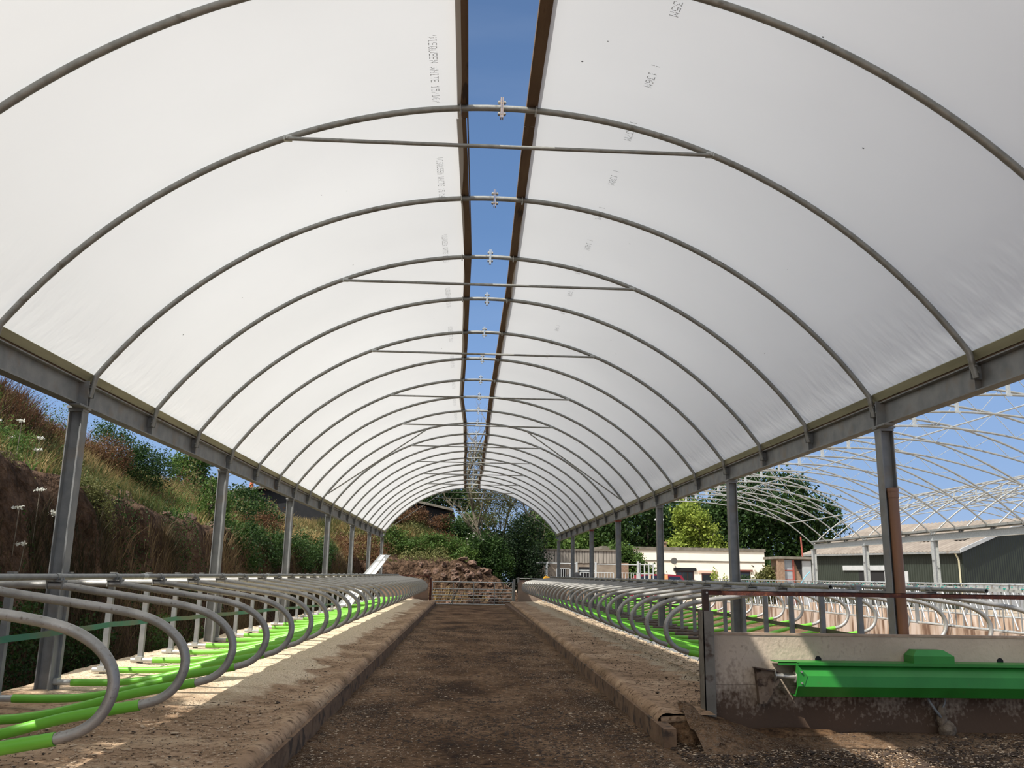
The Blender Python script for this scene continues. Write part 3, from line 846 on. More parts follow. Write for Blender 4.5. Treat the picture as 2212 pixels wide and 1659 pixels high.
# timber along the eaves
for s in (-1, 1):
    ys_ = [2.0, 6.4, 10.35, 14.2, 17.9, 21.9, 25.9, 29.9, 33.9, 37.9, 41.9, 46.1]
    if s > 0: ys_ = [2.0, 6.1, 9.9, 13.3, 17.4, 21.5, 25.6, 29.8, 33.8, 37.9, 41.9, 46.1]
    for k in range(len(ys_) - 1):
        a = math.radians(34)
        rot = Matrix.Rotation(-s * a, 3, 'Y')
        o = MB().box((s * 4.495, (ys_[k] + ys_[k + 1]) / 2, 3.665), (.028, ys_[k + 1] - ys_[k] - .012, .088), rot).build('eave_board', M['eave_timber'])
        MB().box((s * 4.535, (ys_[k] + ys_[k + 1]) / 2, 3.620), (.03, ys_[k + 1] - ys_[k] - .012, .046)).build('packing_strip', M['timber'], o)
        tag(o, '%s pale green-treated timber board along the %s eave, counting from the camera' % (ORD[k], 'left' if s < 0 else 'right'), 'board', 'timber boards of the left eave' if s < 0 else 'timber boards of the right eave')

# ridge timbers, not quite straight
LB = [(2.0, -.41), (7.93, -.385), (11.74, -.325), (17.0, -.375), (22.1, -.47), (25.9, -.375), (30.4, -.372), (32.0, -.338), (35.85, -.394), (40.17, -.405), (46.05, -.39)]
RB = [(2.0, .285), (8.05, .30), (13.2, .355), (17.0, .34), (21.9, .315), (25.8, .32), (28.0, .357), (31.9, .343), (38.0, .376), (42.7, .315), (46.05, .37)]
def bx_(B, y):
    return float(np.interp(y, [p[0] for p in B], [p[1] for p in B]))
for B, s in ((LB, -1), (RB, 1)):
    for k in range(len(B) - 1):
        (y0, x0), (y1, x1) = B[k], B[k + 1]
        y0 += .006; y1 -= .006
        sx = -0.012 if (k == 1 and s < 0) else 0
        z = 6.023
        V = []
        for (yy, xx) in ((y0, x0 + sx), (y1, x1)):
            V += [(xx - .048, yy, z - .004), (xx + .048, yy, z - .004), (xx + .048, yy, z + .05), (xx - .048, yy, z + .05)]
        o = MB().add(V, [(0, 1, 2, 3), (7, 6, 5, 4), (0, 4, 5, 1), (1, 5, 6, 2), (2, 6, 7, 3), (3, 7, 4, 0)]).build('ridge_board', M['timber'])
        tag(o, '%s brown weathered ridge board from the camera, %s side of the open sky slot' % (ORD[k], 'left' if s < 0 else 'right'), 'board',
            'timber boards left of the sky slot' if s < 0 else 'timber boards right of the sky slot')
        o2 = MB().box((( x0 + x1) / 2 + (-s) * .053, (y0 + y1) / 2, z + .03), (.012, y1 - y0, .07), Matrix.Rotation(-math.atan2(x1 - x0, y1 - y0), 3, 'Z')).build('batten', M['timber'], o)

# the cover: two sheets, each from its eave to its ridge board
yss = []
for k in range(4, len(YS) - 1):
    for t in range(10): yss.append(YS[k] + (YS[k + 1] - YS[k]) * t / 10)
yss.append(YS[-1])
def make_cover(s):
    V, nth = [], 46
    ya = np.array(YS)
    for yy in yss:
        k = int(np.clip(np.searchsorted(ya, yy, 'right') - 1, 0, len(ya) - 2))
        t = (yy - ya[k]) / (ya[k + 1] - ya[k])
        sag = 0.030 * math.sin(math.pi * t)
        xr = abs(bx_(LB if s < 0 else RB, yy)) - 0.0
        R = RH + .034
        a0, a1 = math.asin(xr / R), math.asin(4.50 / R)
        for j in range(nth + 1):
            f = j / nth
            a = a0 + (a1 - a0) * f
            rr = R - sag * math.sin(math.pi * min(1, f * 1.05 + .02)) + 0.004 * math.sin(yy * 9 + f * 20) * max(0, f - .85) * 6 + .034 * max(0, min(1, (f - .945) / .03))
            V.append((s * rr * math.sin(a), yy, ZC + rr * math.cos(a)))
    ny = len(yss)
    i, j = np.meshgrid(np.arange(ny - 1), np.arange(nth), indexing='ij')
    q = (i * (nth + 1) + j).ravel()
    F = np.stack([q, q + 1, q + nth + 2, q + nth + 1], 1)
    return np_mesh('polythene_cover', np.array(V), F, M['film'], smooth=True)
cov = {}
for s in (-1, 1):
    cov[s] = make_cover(s)
    tag(cov[s], 'white translucent polythene sheet over the %s half of the tunnel' % ('left' if s < 0 else 'right'), 'tunnel cover', 'polythene sheets of the tunnel')

# printing on the sheets: 5 x 7 dot letters
FONT = {
 'V': '10001 10001 10001 10001 10001 01010 00100', 'I': '01110 00100 00100 00100 00100 00100 01110', 'S': '01111 10000 10000 01110 00001 00001 11110',
 'Q': '01110 10001 10001 10001 10101 10010 01101', 'U': '10001 10001 10001 10001 10001 10001 01110', 'E': '11111 10000 10000 11110 10000 10000 11111',
 'N': '10001 11001 10101 10101 10011 10001 10001', 'W': '10001 10001 10001 10101 10101 11011 10001', 'H': '10001 10001 10001 11111 10001 10001 10001',
 'T': '11111 00100 00100 00100 00100 00100 00100', '1': '00100 01100 00100 00100 00100 00100 01110', '5': '11111 10000 11110 00001 00001 10001 01110',
 '/': '00001 00010 00010 00100 01000 01000 10000', '6': '00110 01000 10000 11110 10001 10001 01110', '3': '11111 00010 00100 00010 00001 10001 01110',
 '2': '01110 10001 00001 00110 01000 10000 11111', '4': '00010 00110 01010 10010 11111 00010 00010', '7': '11111 00001 00010 00100 01000 01000 01000',
 '8': '01110 10001 10001 01110 10001 10001 01110', '9': '01110 10001 10001 01111 00001 00010 01100', '0': '01110 10001 10001 10001 10001 10001 01110',
 'M': '10001 11011 10101 10101 10001 10001 10001', '|': '00100 00100 00100 00100 00100 00100 00100', ' ': '00000 00000 00000 00000 00000 00000 00000'}
def print_text(txt, xb, y0, adv, hgt, name, parent, drop=0.08):
    """letters run along +y, their tops point to +x; seen from below"""
    mb = MB(); dx = hgt / 7; dy = adv / 6.2
    R = RH + .0275
    for n, ch in enumerate(txt):
        rows = FONT[ch].split()
        for r_, row in enumerate(rows):
            for c, bit in enumerate(row):
                if bit == '1' and random.random() > drop:
                    x = xb + (6 - r_) * dx; y = y0 + n * adv + c * dy
                    ya = np.array(YS); k = int(np.clip(np.searchsorted(ya, y, 'right') - 1, 0, len(ya) - 2))
                    t = (y - ya[k]) / (ya[k + 1] - ya[k])
                    s = -1 if xb < 0 else 1
                    xr = abs(bx_(LB if s < 0 else RB, y)); f = (math.asin(abs(x) / R) - math.asin(xr / R)) / (math.asin(4.5 / R) - math.asin(xr / R))
                    rr = R - 0.030 * math.sin(math.pi * t) * math.sin(math.pi * min(1, f * 1.05 + .02))
                    def q(u, v): return (u, v, ZC + math.sqrt(rr * rr - u * u))
                    ex, ey = dx * .40, dy * .36
                    mb.add([q(x - ex, y - ey), q(x + ex, y - ey), q(x + ex, y + ey), q(x - ex, y + ey)], [(0, 1, 2, 3)])
    return mb.build(name, M['ink'], parent)
for k in range(9):
    print_text('VISQUEEN WHITE 15/16/', -0.665, 6.53 + 2.20 * k, 0.052, 0.074, 'printed_text', cov[-1])
for k in range(13):
    print_text('| %dM' % (135 + k), 1.245, 5.61 + 0.999 * k, 0.062, 0.072, 'printed_text', cov[1], 0.04)

# ================================================================== cubicle dividers
LOOP = [(-4.62, 1.435), (-4.3, 1.437), (-3.9, 1.440), (-3.56, 1.440), (-3.42, 1.430), (-3.25, 1.405), (-3.05, 1.378), (-2.85, 1.350), (-2.60, 1.315), (-2.42, 1.280), (-2.29, 1.235),
        (-2.18, 1.165), (-2.105, 1.075), (-2.08, .98), (-2.098, .885), (-2.15, .80), (-2.24, .738), (-2.35, .705)]
LOW = [(-2.35, .705), (-2.60, .662), (-2.86, .612), (-3.15, .535), (-3.45, .462), (-3.75, .420), (-4.05, .408), (-4.32, .408)]
def make_divider(s, loop_mat, stub_mat, dirty=False):
    """root at the foot of the post; x runs towards the alley"""
    r = empty('cubicle_divider', (0, 0, 0))
    def T(p): return (-s * (p[0] + 4.5) if s > 0 else (p[0] + 4.5), 0, p[1])
    f = (lambda p: ((p[0] + 4.5), 0, p[1])) if s < 0 else (lambda p: (-(p[0] + 4.5), 0, p[1]))
    MB().tube(spline([f(p) for p in LOOP], 4), .0305, 12).build('divider_loop', loop_mat, r)
    MB().tube(spline([f(p) for p in (LOW[:7] if dirty else LOW)], 4), .0365, 12).build('plastic_sleeve', M['sleeve'], r)
    mb = MB(); d = 1 if s < 0 else -1
    e_ = .46 if dirty else .19
    mb.tube([(d * e_, 0, .408), (d * -.10, 0, .408)], .030, 12)
    mb.tube([(d * (e_ + .025), 0, .408), (d * (e_ - .02), 0, .408)], .0345, 12)
    mb.build('end_stub', stub_mat, r)
    mb = MB(); mb.box((0, .052, .82), (.062, .062, 1.40))
    mb.build('post', M['steel'], r)
    MB().box((0, .052, 1.53), (.068, .068, .012)).build('post_cap', M['galv'], r)
    mb = MB()
    mb.box((0, .015, .425), (.085, .10, .05))
    mb.build('post_clamp', stub_mat, r)
    # saddle that carries the neck rail on the loop
    mb = MB(); cx = d * 0.98
    mb.box((cx, 0, 1.475), (.135, .085, .012)).box((cx - .06, 0, 1.445), (.010, .075, .065)).box((cx + .06, 0, 1.445), (.010, .075, .065))
    mb.tube([(cx, -.032, 1.505), (cx, .032, 1.505)], .031, 12)
    mb.cyl((cx + d * .045, -.02, 1.46), (cx + d * .045, -.02, 1.50), .008, 6).cyl((cx + d * .045, .02, 1.46), (cx + d * .045, .02, 1.50), .008, 6)
    mb.build('rail_saddle', M['galv'], r)
    return r

def place_row(proto, spots, labels, group):
    learn(proto)
    for k, (x, y, z) in enumerate(spots):
        o = proto if k == 0 else copy_tree(proto)
        o.location = (x, y, z)
        tag(o, labels[k], 'cubicle divider', group)

DIVL = [4.95 + 1.2105 * k for k in range(33)]
place_row(make_divider(-1, M['galv_loop'], M['galv_new']), [(-4.5, y, 0) for y in DIVL],
          ['%s looped cubicle divider with green sleeve in the left row, counting from the camera' % ORD[k] for k in range(33)], 'cubicle dividers of the left row')
DIVR = [10.75 + 1.188 * k for k in range(29)]
def rx(y): return 0.0115 * (y - 10.75)
M['dirty_steel'] = pm('dung_stained_steel', (0.10, 0.08, 0.065), (0.17, 0.14, 0.115), 9, 0.7, 0.1)
place_row(make_divider(1, M['galv_loop'], M['dirty_steel'], True), [(4.61 + rx(y), y, 0.0) for y in DIVR],
          ['%s looped green-sleeved cubicle divider in the right row, counting from the partition' % ORD[k] for k in range(29)], 'cubicle dividers of the right row')
# dividers of the row behind, facing the other way (mirror image of the right row)
DIVB = [10.95 + 1.188 * k for k in range(29)]
pb = make_divider(-1, M['galv_loop'], M['dirty_steel'], True)
for ch in [c for c in bpy.data.objects if c.parent == pb and c.name.startswith(('post', 'post_cap'))]:
    bpy.data.objects.remove(ch)
place_row(pb, [(4.62 + rx(y), y, -0.02) for y in DIVB],
          ['%s cubicle divider of the row behind the right one, counting from the partition' % ORD[k] for k in range(29)], 'cubicle dividers of the outward-facing row')

# neck rails
def rail(name, a, b, label, joints):
    r = MB().hollow(a, b, .0245, .019, 16).build(name, M['galv'])
    tag(r, label, 'rail')
    A, B = Vector(a), Vector(b)
    for t in joints:
        p = A.lerp(B, t); d = (B - A).normalized() * .06
        MB().tube([p - d, p + d], .0285, 14).build('joint_sleeve', M['galv_new'], r)
    return r
rail('neck_rail', (-3.52, 0.6, 1.506), (-3.52, 44.2, 1.506), 'long grey neck rail clamped along the tops of the left cubicle loops', (.20, .33, .46, .6, .75))
rail('neck_rail', (3.62, 9.25, 1.506), (3.62 + rx(44.4), 44.4, 1.506), 'long grey neck rail with open end running over the right cubicle loops', (.03, .2, .4, .6, .8))
rail('neck_rail', (5.61, 9.75, 1.486), (5.61 + rx(44.4), 44.4, 1.486), 'grey neck rail with open end over the outward-facing loops behind the partition', (.04, .25, .5, .7))
# rail that joins the post heads between the two right rows
o = MB().box2((-.02, 9.8, 1.405), (.02, 44.6, 1.465)).build('head_rail', M['steel'])
o.location = (4.69, 0, 0); o.rotation_euler = (0, 0, -0.0115)
o.location = (4.615 - 0.0115 * 10.75, 0, 0)
tag(o, 'flat grey head rail bolted along the post tops between the two right-hand cubicle rows', 'rail')

# webbing straps wound from post to post
def strap(name, posts, x, zf, mat, label, seed):
    rnd = random.Random(seed); mb = MB(); h = .030
    pts = []
    for k, y in enumerate(posts):
        z = zf(y); off = .040 if k % 2 == 0 else -.0
        pts.append((x(y) + .040, y + .052, z + rnd.uniform(-.004, .004)))
    for k in range(len(pts) - 1):
        a, b = pts[k], pts[k + 1]
        N_ = 6; prev = None
        for t in range(N_ + 1):
            f = t / N_
            p = [a[i] + (b[i] - a[i]) * f for i in range(3)]
            p[2] -= .006 * math.sin(math.pi * f)
            tw = .15 * math.sin(math.pi * f * (1 if k % 3 else 2))
            cur = ((p[0] - .004 * 1 + tw * .02, p[1], p[2] + h), (p[0] + .0 - tw * .02, p[1], p[2] - h), (p[0] + .003 - tw * .02, p[1], p[2] - h), (p[0] - .001 + tw * .02, p[1], p[2] + h))
            if prev: mb.add(list(prev) + list(cur), [(0, 1, 5, 4), (3, 7, 6, 2), (0, 4, 7, 3), (1, 2, 6, 5)])
            prev = cur
    o = mb.build(name, mat); tag(o, label, 'strap'); return o
strap('webbing_strap', DIVL[2:26], lambda y: -4.5, lambda y: .925 - .022 * max(0, y - 11) * .9, M['tape'], 'faded green webbing strap wound from post to post along the left row', 3)
strap('webbing_strap', DIVR[0:18], lambda y: 4.61 + rx(y), lambda y: .905, M['tape_olive'], 'dirty olive webbing strap strung between the posts behind the concrete partition', 5)

# ================================================================== partition, trough and fittings at the right
YW = 9.36
r = empty('partition_wall', (2.36, YW, 0), 0, 'pale concrete partition wall splashed with dung, behind the green trough', 'wall')
mb = MB(); mb.box2((-.10, 0, -.05), (5.6, .09, .50)); mb.box2((-.10, 0, .503), (5.6, .09, 1.0))
mb.build('concrete_panel', M['panel'], r)
MB().box2((-.10, -.008, 1.0), (5.6, .098, 1.022)).build('top_edge', pm('dusty_panel_top', (0.40, 0.30, 0.22), (0.30, 0.21, 0.15), 8, 0.9), r)
for hx, hz, rr in ((1.125, .763, .028), (3.09, .763, .030), (1.20, .905, .0), ):
    if rr: MB().hollow((hx, -.003, hz), (hx, .01, hz), rr + .006, rr, 16).cyl((hx, -.002, hz), (hx, .0, hz), rr, 16).build('bolt_hole', M['dark'], r)
r = empty('partition_post', (2.30, YW - .03, 0), 0, 'grey steel post standing at the free end of the concrete partition', 'post')
mb = MB(); mb.box2((-.052, -.07, -.03), (.060, -.062, 1.245)); mb.box2((-.052, -.07, -.03), (-.042, .13, 1.245)); mb.box2((-.052, .12, -.03), (.06, .13, 1.245))
mb.build('channel', pm('dusty_channel_steel', (0.15, 0.135, 0.11), (0.22, 0.20, 0.17), 4, 0.8, 0.1, 0.2, 30, c3=(0.08, 0.055, 0.04), s3=6, t3=(0.55, 0.65)), r)
MB().box2((-.036, -.055, 1.2), (.020, .02, 1.462)).build('angle_bar', M['rust_dark'], r)
MB().cyl((.0, -.062, 1.43), (.0, -.05, 1.43), .011, 10).build('bolt', M['bolt'], r)
r = empty('rusty_rail', (2.32, YW - .045, 1.43), 0, 'thin rusty brown angle rail running level above the concrete partition', 'rail')
mb = MB(); mb.box2((0, 0, -.024), (5.5, .008, .022)); mb.box2((0, 0, .016), (5.5, .045, .022)); mb.build('angle_iron', M['rust'], r)
MB().box2((3.47, 0.01, -.6), (3.52, .05, .0)).build('support_bar', M['rust_dark'], r)

# green tipping trough on the face of the partition
YT = YW - .006
r = empty('drinking_trough', (3.16, YT, .45), 0, 'long bright green steel trough fixed to the face of the concrete partition', 'trough')
L_ = 4.3
prof = [(-.010, .296), (-.24, .296), (-.24, .270), (-.232, .270), (-.232, .286), (-.022, .286), (-.022, .0), (-.012, 0)]
MB().prism([(-.245, .305), (-.245, .275), (-.236, .275), (-.236, .296), (-.01, .296), (-.01, .305)], 'x', 0, L_).build('top_lip', M['green'], r)
MB().prism([(-.19, .296), (-.195, .268), (-.255, .174), (-.265, .070), (-.19, -.035), (-.02, -.035), (-.02, -.025), (-.184, -.025), (-.254, .074), (-.244, .178), (-.186, .270), (-.18, .296)], 'x', 0.0, L_).build('trough_body', M['green'], r)
e = MB().prism([(-.248, .296), (-.272, .282), (-.272, .072), (-.19, -.037), (-.165, -.037), (-.24, .07), (-.24, .18), (-.19, .27)], 'x', -.008, .0)
e.add([(-.004, -.272, .278), (-.004, -.273, .075), (.06, -.270, .075), (.10, -.262, .176), (.0, -.268, .280)], [(0, 1, 2, 3, 4)])
e.build('end_gusset', M['green'], r)
MB().box2((-.19, -.25, .298), (.02, -.01, .306)).box2((-.19, -.25, .276), (.0, -.242, .306)).build('lip_extension', M['green'], r)
mb = MB(); mb.hollow((-.012, -.20, .155), (.004, -.20, .155), .055, .032, 20); mb.hollow((-.19, -.15, .165), (0, -.18, .155), .030, .024, 16)
mb.build('pivot_flange', M['bolt'], r)
mb = MB(); mb.cyl((-.21, -.15, .165), (-.20, -.15, .165), .062, 24); mb.build('pivot_disc', M['bolt'], r)
for z in (.215, .105):
    MB().cyl((.035, -.282, z), (.035, -.262, z), .010, 8).build('bolt', M['bolt'], r)
# sloping bracket that carries the end of the trough
r = empty('trough_bracket', (2.94, YT, .45), 0, 'dung-splashed tapering steel bracket holding the left end of the green trough', 'bracket')
mb = MB()
mb.add([(-.155, -.10, .225), (.06, -.16, .195), (.065, -.16, .10), (-.07, -.10, -.125), (-.125, -.09, -.12), (-.15, -.01, .225), (.06, -.01, .195), (.065, -.01, .10), (-.07, -.01, -.125), (-.125, -.01, -.12)],
       [(0, 1, 2, 3, 4), (9, 8, 7, 6, 5), (0, 5, 6, 1), (1, 6, 7, 2), (2, 7, 8, 3), (3, 8, 9, 4), (4, 9, 5, 0)])
mb.build('tapered_plate', pm('splashed_bracket_steel', (0.16, 0.11, 0.075), (0.25, 0.19, 0.14), 9, 0.8, 0.1, 0.2, 40, c3=(0.05, 0.03, 0.02), s3=12, t3=(0.5, 0.6)), r)
MB().add([(-.165, -.175, .235), (.07, -.18, .205), (.07, -.005, .205), (-.165, -.005, .235), (-.165, -.175, .227), (.07, -.18, .197), (.07, -.005, .197), (-.165, -.005, .227)],
         [(0, 1, 2, 3), (7, 6, 5, 4), (0, 4, 5, 1), (1, 5, 6, 2), (2, 6, 7, 3), (3, 7, 4, 0)]).build('flange_plate', M['rust_dark'], r)
MB().cyl((.10, -.10, .03), (.16, -.06, -.02), .02, 8).build('stub', M['foam'], r)
# green cover over the float valve
r = empty('valve_cover', (4.60, YT - .02, .752), 0, 'green chamfered box cover standing on the back edge of the long trough', 'cover')
mb = MB()
def oct_(z, a, b, y0, y1): return [(-a, y0, z), (b, y0, z), (b, y1, z), (-a, y1, z)]
vs = oct_(0, .205, .225, -.21, 0) + oct_(.075, .205, .225, -.21, 0) + oct_(.13, .145, .15, -.15, -.01)
mb.add(vs, [(0, 1, 2, 3), (0, 4, 5, 1), (1, 5, 6, 2), (2, 6, 7, 3), (3, 7, 4, 0), (4, 8, 9, 5), (5, 9, 10, 6), (6, 10, 11, 7), (7, 11, 8, 4), (8, 11, 10, 9)])
mb.build('box_body', M['green'], r)
# drain hose and a crusty lump under the trough
r = empty('drain_hose', (4.66, YT - .05, 0), 0, 'dangling grey drain hose with crusty white lump below the green trough', 'hose')
MB().tube(spline([(-.10, -.05, .46), (-.08, -.06, .38), (-.02, -.07, .28), (.03, -.07, .22)], 6), .014, 10).tube(spline([(.06, -.06, .46), (.09, -.06, .38), (.06, -.06, .30), (.04, -.07, .22)], 6), .010, 10).build('hose', M['tarp'], r)
def lump(name, c, rad, mat, parent, seed, n=22, rough=.45):
    V, F = [], []
    for i in range(n + 1):
        for j in range(n * 2):
            th = math.pi * i / n; ph = math.pi * j / n
            d = Vector((math.sin(th) * math.cos(ph), math.sin(th) * math.sin(ph), math.cos(th)))
            k = 1 + rough * (float(fbm(np.array(d.x * 2.3 + seed), np.array(d.y * 2.3 + d.z * 3), seed, 4)) - .5)
            V.append((c[0] + d.x * rad[0] * k, c[1] + d.y * rad[1] * k, c[2] + d.z * rad[2] * k))
    for i in range(n):
        for j in range(n * 2):
            a, b_ = i * n * 2 + j, i * n * 2 + (j + 1) % (n * 2)
            F.append((a, b_, b_ + n * 2, a + n * 2))
    return np_mesh(name, np.array(V), np.array(F), mat, parent, smooth=True)
lump('crusty_lump', (.10, -.04, .085), (.085, .08, .10), M['foam'], r, 4)
lump('crusty_neck', (.05, -.04, .21), (.045, .05, .12), M['foam'], r, 9, 14)
h_ = lump('dung_heap', (0, 0, 0), (.42, .36, .17), M['alley'], None, 21, 26); h_.location = (2.10, 9.05, .06)
tag(h_, 'heap of brown dung and bedding at the foot of the partition post', 'heap')
h_ = lump('dung_heap', (0, 0, 0), (.5, .22, .09), M['alley'], None, 25, 24); h_.location = (3.1, 9.15, .03)
tag(h_, 'low brown drift of dung along the base of the partition below the bracket', 'heap')
# terracotta drain pipe in the web of the nearest right column
r = empty('drain_pipe', (4.585, 9.76 - .082, .2), 0, 'terracotta-coloured drain pipe standing in the hollow of the nearest right column', 'pipe')
MB().hollow((0, 0, 0), (0, 0, 2.40), .056, .05, 20).build('pipe', M['terracotta'], r)
MB().tube([(0, 0, 2.30), (0, 0, 2.385)], .061, 20, False).tube([(0, 0, 2.37), (0, 0, 2.41)], .064, 20, False).build('socket', M['terracotta'], r)

# ================================================================== far end: gate and end walls
GY = 46.35
r = empty('field_gate', (-1.93, GY, 0), 0, 'galvanised seven-bar field gate closing the far end of the alley', 'gate')
mb = MB(); W_ = 4.15
for z in (.06, .22, .36, .51, .66, .82, 1.02, 1.17):
    if z == 1.02: continue
    mb = MB(); mb.tube([(0, 0, z), (W_, 0, z)], .021 if z not in (.06, 1.17) else .026, 8); mb.build('gate_bar', M['galv_new'], r)
MB().tube([(0, 0, .04), (0, 0, 1.19)], .028, 8).build('gate_stile', M['galv_new'], r)
MB().tube([(W_, 0, .04), (W_, 0, 1.19)], .028, 8).build('gate_stile', M['galv_new'], r)
for x in (1.08, 2.14, 3.22):
    MB().box((x, -.025, .62), (.05, .012, 1.12)).build('upright_strap', M['galv'], r)
MB().box((-.05, 0, .45), (.10, .03, .04)).box((-.05, 0, 1.02), (.10, .03, .04)).build('hinge', M['steel'], r)
r = empty('gate_post', (-2.02, GY, 0), 0, 'brown-stained steel gate post left of the far gate', 'post')
MB().box((0, 0, .67), (.10, .10, 1.36)).build('post_shaft', M['rust'], r); MB().box((0, 0, 1.36), (.12, .12, .02)).build('cap', M['steel'], r)
r = empty('gate_post', (2.30, GY, 0), 0, 'pale grey steel gate post right of the far gate', 'post')
MB().box((0, 0, .67), (.13, .10, 1.36)).build('post_shaft', M['galv'], r); MB().box((0, 0, 1.36), (.15, .12, .02)).build('cap', M['steel'], r)
r = empty('end_wall', (-4.5, 45.45, 0), 0, 'brown concrete end wall closing the far end of the left cubicle bed', 'wall')
MB().box2((0, 0, 0), (2.42, .1, 1.25)).build('panel', pm('brown_end_panel', (0.16, 0.10, 0.07), (0.24, 0.16, 0.12), 2, 0.9), r)
MB().tube([(-.1, .05, 1.45), (2.5, .05, 1.45)], .022, 8).box((.0, .05, 1.35), (.04, .04, .25)).box((2.42, .05, 1.3), (.04, .04, .35)).build('top_rail', M['rust'], r)
r = empty('end_wall', (2.45, 45.45, 0), 0, 'pale brown concrete end wall closing the far end of the right cubicle bed', 'wall')
MB().box2((0, 0, 0), (2.5, .1, 1.22)).build('panel', pm('tan_end_panel', (0.30, 0.23, 0.18), (0.22, 0.16, 0.12), 2, 0.9), r)
MB().tube([(-.1, .05, 1.40), (2.6, .05, 1.40)], .022, 8).box((.02, .05, 1.30), (.10, .08, .30)).build('top_rail', M['galv'], r)
# dead branches against the gate
r = MB().tube(spline([(-.95, 46.8, 0), (-.75, 46.7, .5), (-.52, 46.6, 1.08)], 4), .035, 6).build('dead_branch', M['ash_bark'])
tag(r, 'pale dead branch leaning against the left part of the far gate', 'branch')
r = MB().tube(spline([(1.75, 46.9, 0), (1.70, 46.9, .35), (1.62, 46.8, .55), (1.78, 46.8, .9), (1.62, 46.7, 1.34)], 4), .03, 6).tube(spline([(1.62, 46.8, .55), (1.50, 46.9, .42), (1.42, 46.9, .36)], 3), .02, 6).build('dead_branch', M['ash_bark'])
tag(r, 'forked pale dead branch standing behind the right part of the far gate', 'branch')

# white roof strip leaning on the left row
r = empty('plastic_strip', (0, 0, 0), 0, 'long white ridged plastic strip leaning up against the left row near the far columns', 'plastic strip')
A, B = Vector((-4.18, 30.0, .50)), Vector((-4.0, 42.1, 2.40))
d = (B - A).normalized(); side = Vector((-1, .1, 0)).normalized(); up = side.cross(d).normalized()
if up.z < 0: up = -up
V = []
for P_ in (A, B):
    for u, v in ((-.24, .07), (-.20, 0), (-.02, .0), (0, .05), (.02, 0), (.20, 0), (.24, .07), (.24, .055), (.20, -.012), (-.20, -.012), (-.24, .055)):
        V.append(P_ + side * u + up * v)
mb = MB(); mb.add(V, [(i, (i + 1) % 11, 11 + (i + 1) % 11, 11 + i) for i in range(11)])
mb.build('strip_sheet', M['white_sheet'], r)

# ================================================================== uncovered neighbouring frames on the right
def truss(cx, half, rise, z0, drop, n, r_out):
    """returns (outer(x), lower(x)) height functions"""
    R = (half * half + rise * rise) / (2 * rise)
    zc = z0 + rise - R
    out = lambda x: zc + math.sqrt(R * R - x * x)
    xa = half * .80
    za = out(xa); zb = z0 + rise - drop
    R2 = (xa * xa + (zb - za) ** 2) / (2 * (zb - za)); zc2 = zb - R2
    low = lambda x: zc2 + math.sqrt(R2 * R2 - x * x)
    return out, low, xa
def make_frame(half, fat=True):
    r = empty('open_roof_truss', (0, 0, 0))
    out, low, xa = truss(0, half, 2.75, 3.40, .62, 10, .03)
    MB().tube([(half * (k / 20 - 1), 0, out(half * (k / 20 - 1)) if k else 3.40) for k in range(41)], .031, 8).build('outer_arch', M['galv_backlit'], r)
    MB().tube([(xa * (k / 14 - 1), 0, low(xa * (k / 14 - 1))) for k in range(29)], .028, 8).build('lower_chord', M['galv_backlit'], r)
    zig = []
    for k in range(1, 20):
        x = -xa + 2 * xa * k / 20
        zig.append((x, 0, low(x) if k % 2 else out(x)))
    MB().tube(zig, .011, 5).build('web_rod', M['galv_new'], r)
    MB().box((0, 0, (low(0) + out(0)) / 2), (.10, .012, out(0) - low(0) + .05)).box((0, 0, low(0)), (.12, .07, .05)).build('king_plate', M['galv_new'], r)
    for x in (-half, half):
        MB().box((x - .02 * (1 if x > 0 else -1), 0, 3.45), (.06, .05, .16)).build('foot_plate', M['steel'], r)
    return r
HALF2 = 6.72; CX2 = 11.35
protoF = make_frame(HALF2); learn(protoF)
FY = [9.76 + 2.008 * k for k in range(-1, 19)]
for k, y in enumerate(FY):
    o = protoF if k == 0 else copy_tree(protoF)
    o.location = (CX2, y, 0)
    tag(o, '%s bare roof truss of the open bay beside the tunnel, counting from the camera' % ORD[k], 'truss', 'bare trusses of the near open bay')
for k, y in enumerate(FY[4:]):
    o = copy_tree(protoF); o.location = (CX2 + 2 * HALF2 + .06, y, 0)
    tag(o, '%s bare roof truss of the farther open bay, counting from the camera' % ORD[k], 'truss', 'bare trusses of the far open bay')
out2, low2, xa2 = truss(0, HALF2, 2.75, 3.40, .62, 10, .03)
for bx0, y0, nm in ((CX2, FY[0], 'near'), (CX2 + 2 * HALF2 + .06, FY[4], 'farther')):
    for x, w in ((-xa2, 'left'), (-2.1, 'left of centre'), (2.1, 'right of centre'), (xa2, 'right')):
        o = MB().tube([(bx0 + x, y0, out2(x) - .04), (bx0 + x, FY[-1], out2(x) - .04)], .022, 8).build('purlin_tube', M['galv_new'])
        tag(o, 'long thin %s purlin tube tying the bare trusses of the %s open bay' % (w, nm), 'tube', 'purlin tubes of the open bays')
# diagonal struts between trusses of the near bay
for k, (i, x0, x1) in enumerate(((1, 1.4, 2.9), (3, 1.4, 2.9), (5, 1.4, 2.9), (7, 1.4, 2.9), (9, 1.4, 2.9), (11, 1.4, 2.9), (13, 1.4, 2.9), (15, 1.4, 2.9), (6, 3.2, 4.6), (7, -1.5, 1.8))):
    o = MB().cyl((CX2 + x0, FY[i], low2(x0)), (CX2 + x1, FY[i + 1], out2(x1) - .03), .021 if k < 8 else .026, 8).build('diagonal_strut', M['galv'])
    tag(o, 'thin galvanised diagonal strut between two bare trusses of the near open bay', 'strut', 'diagonal struts of the near open bay')
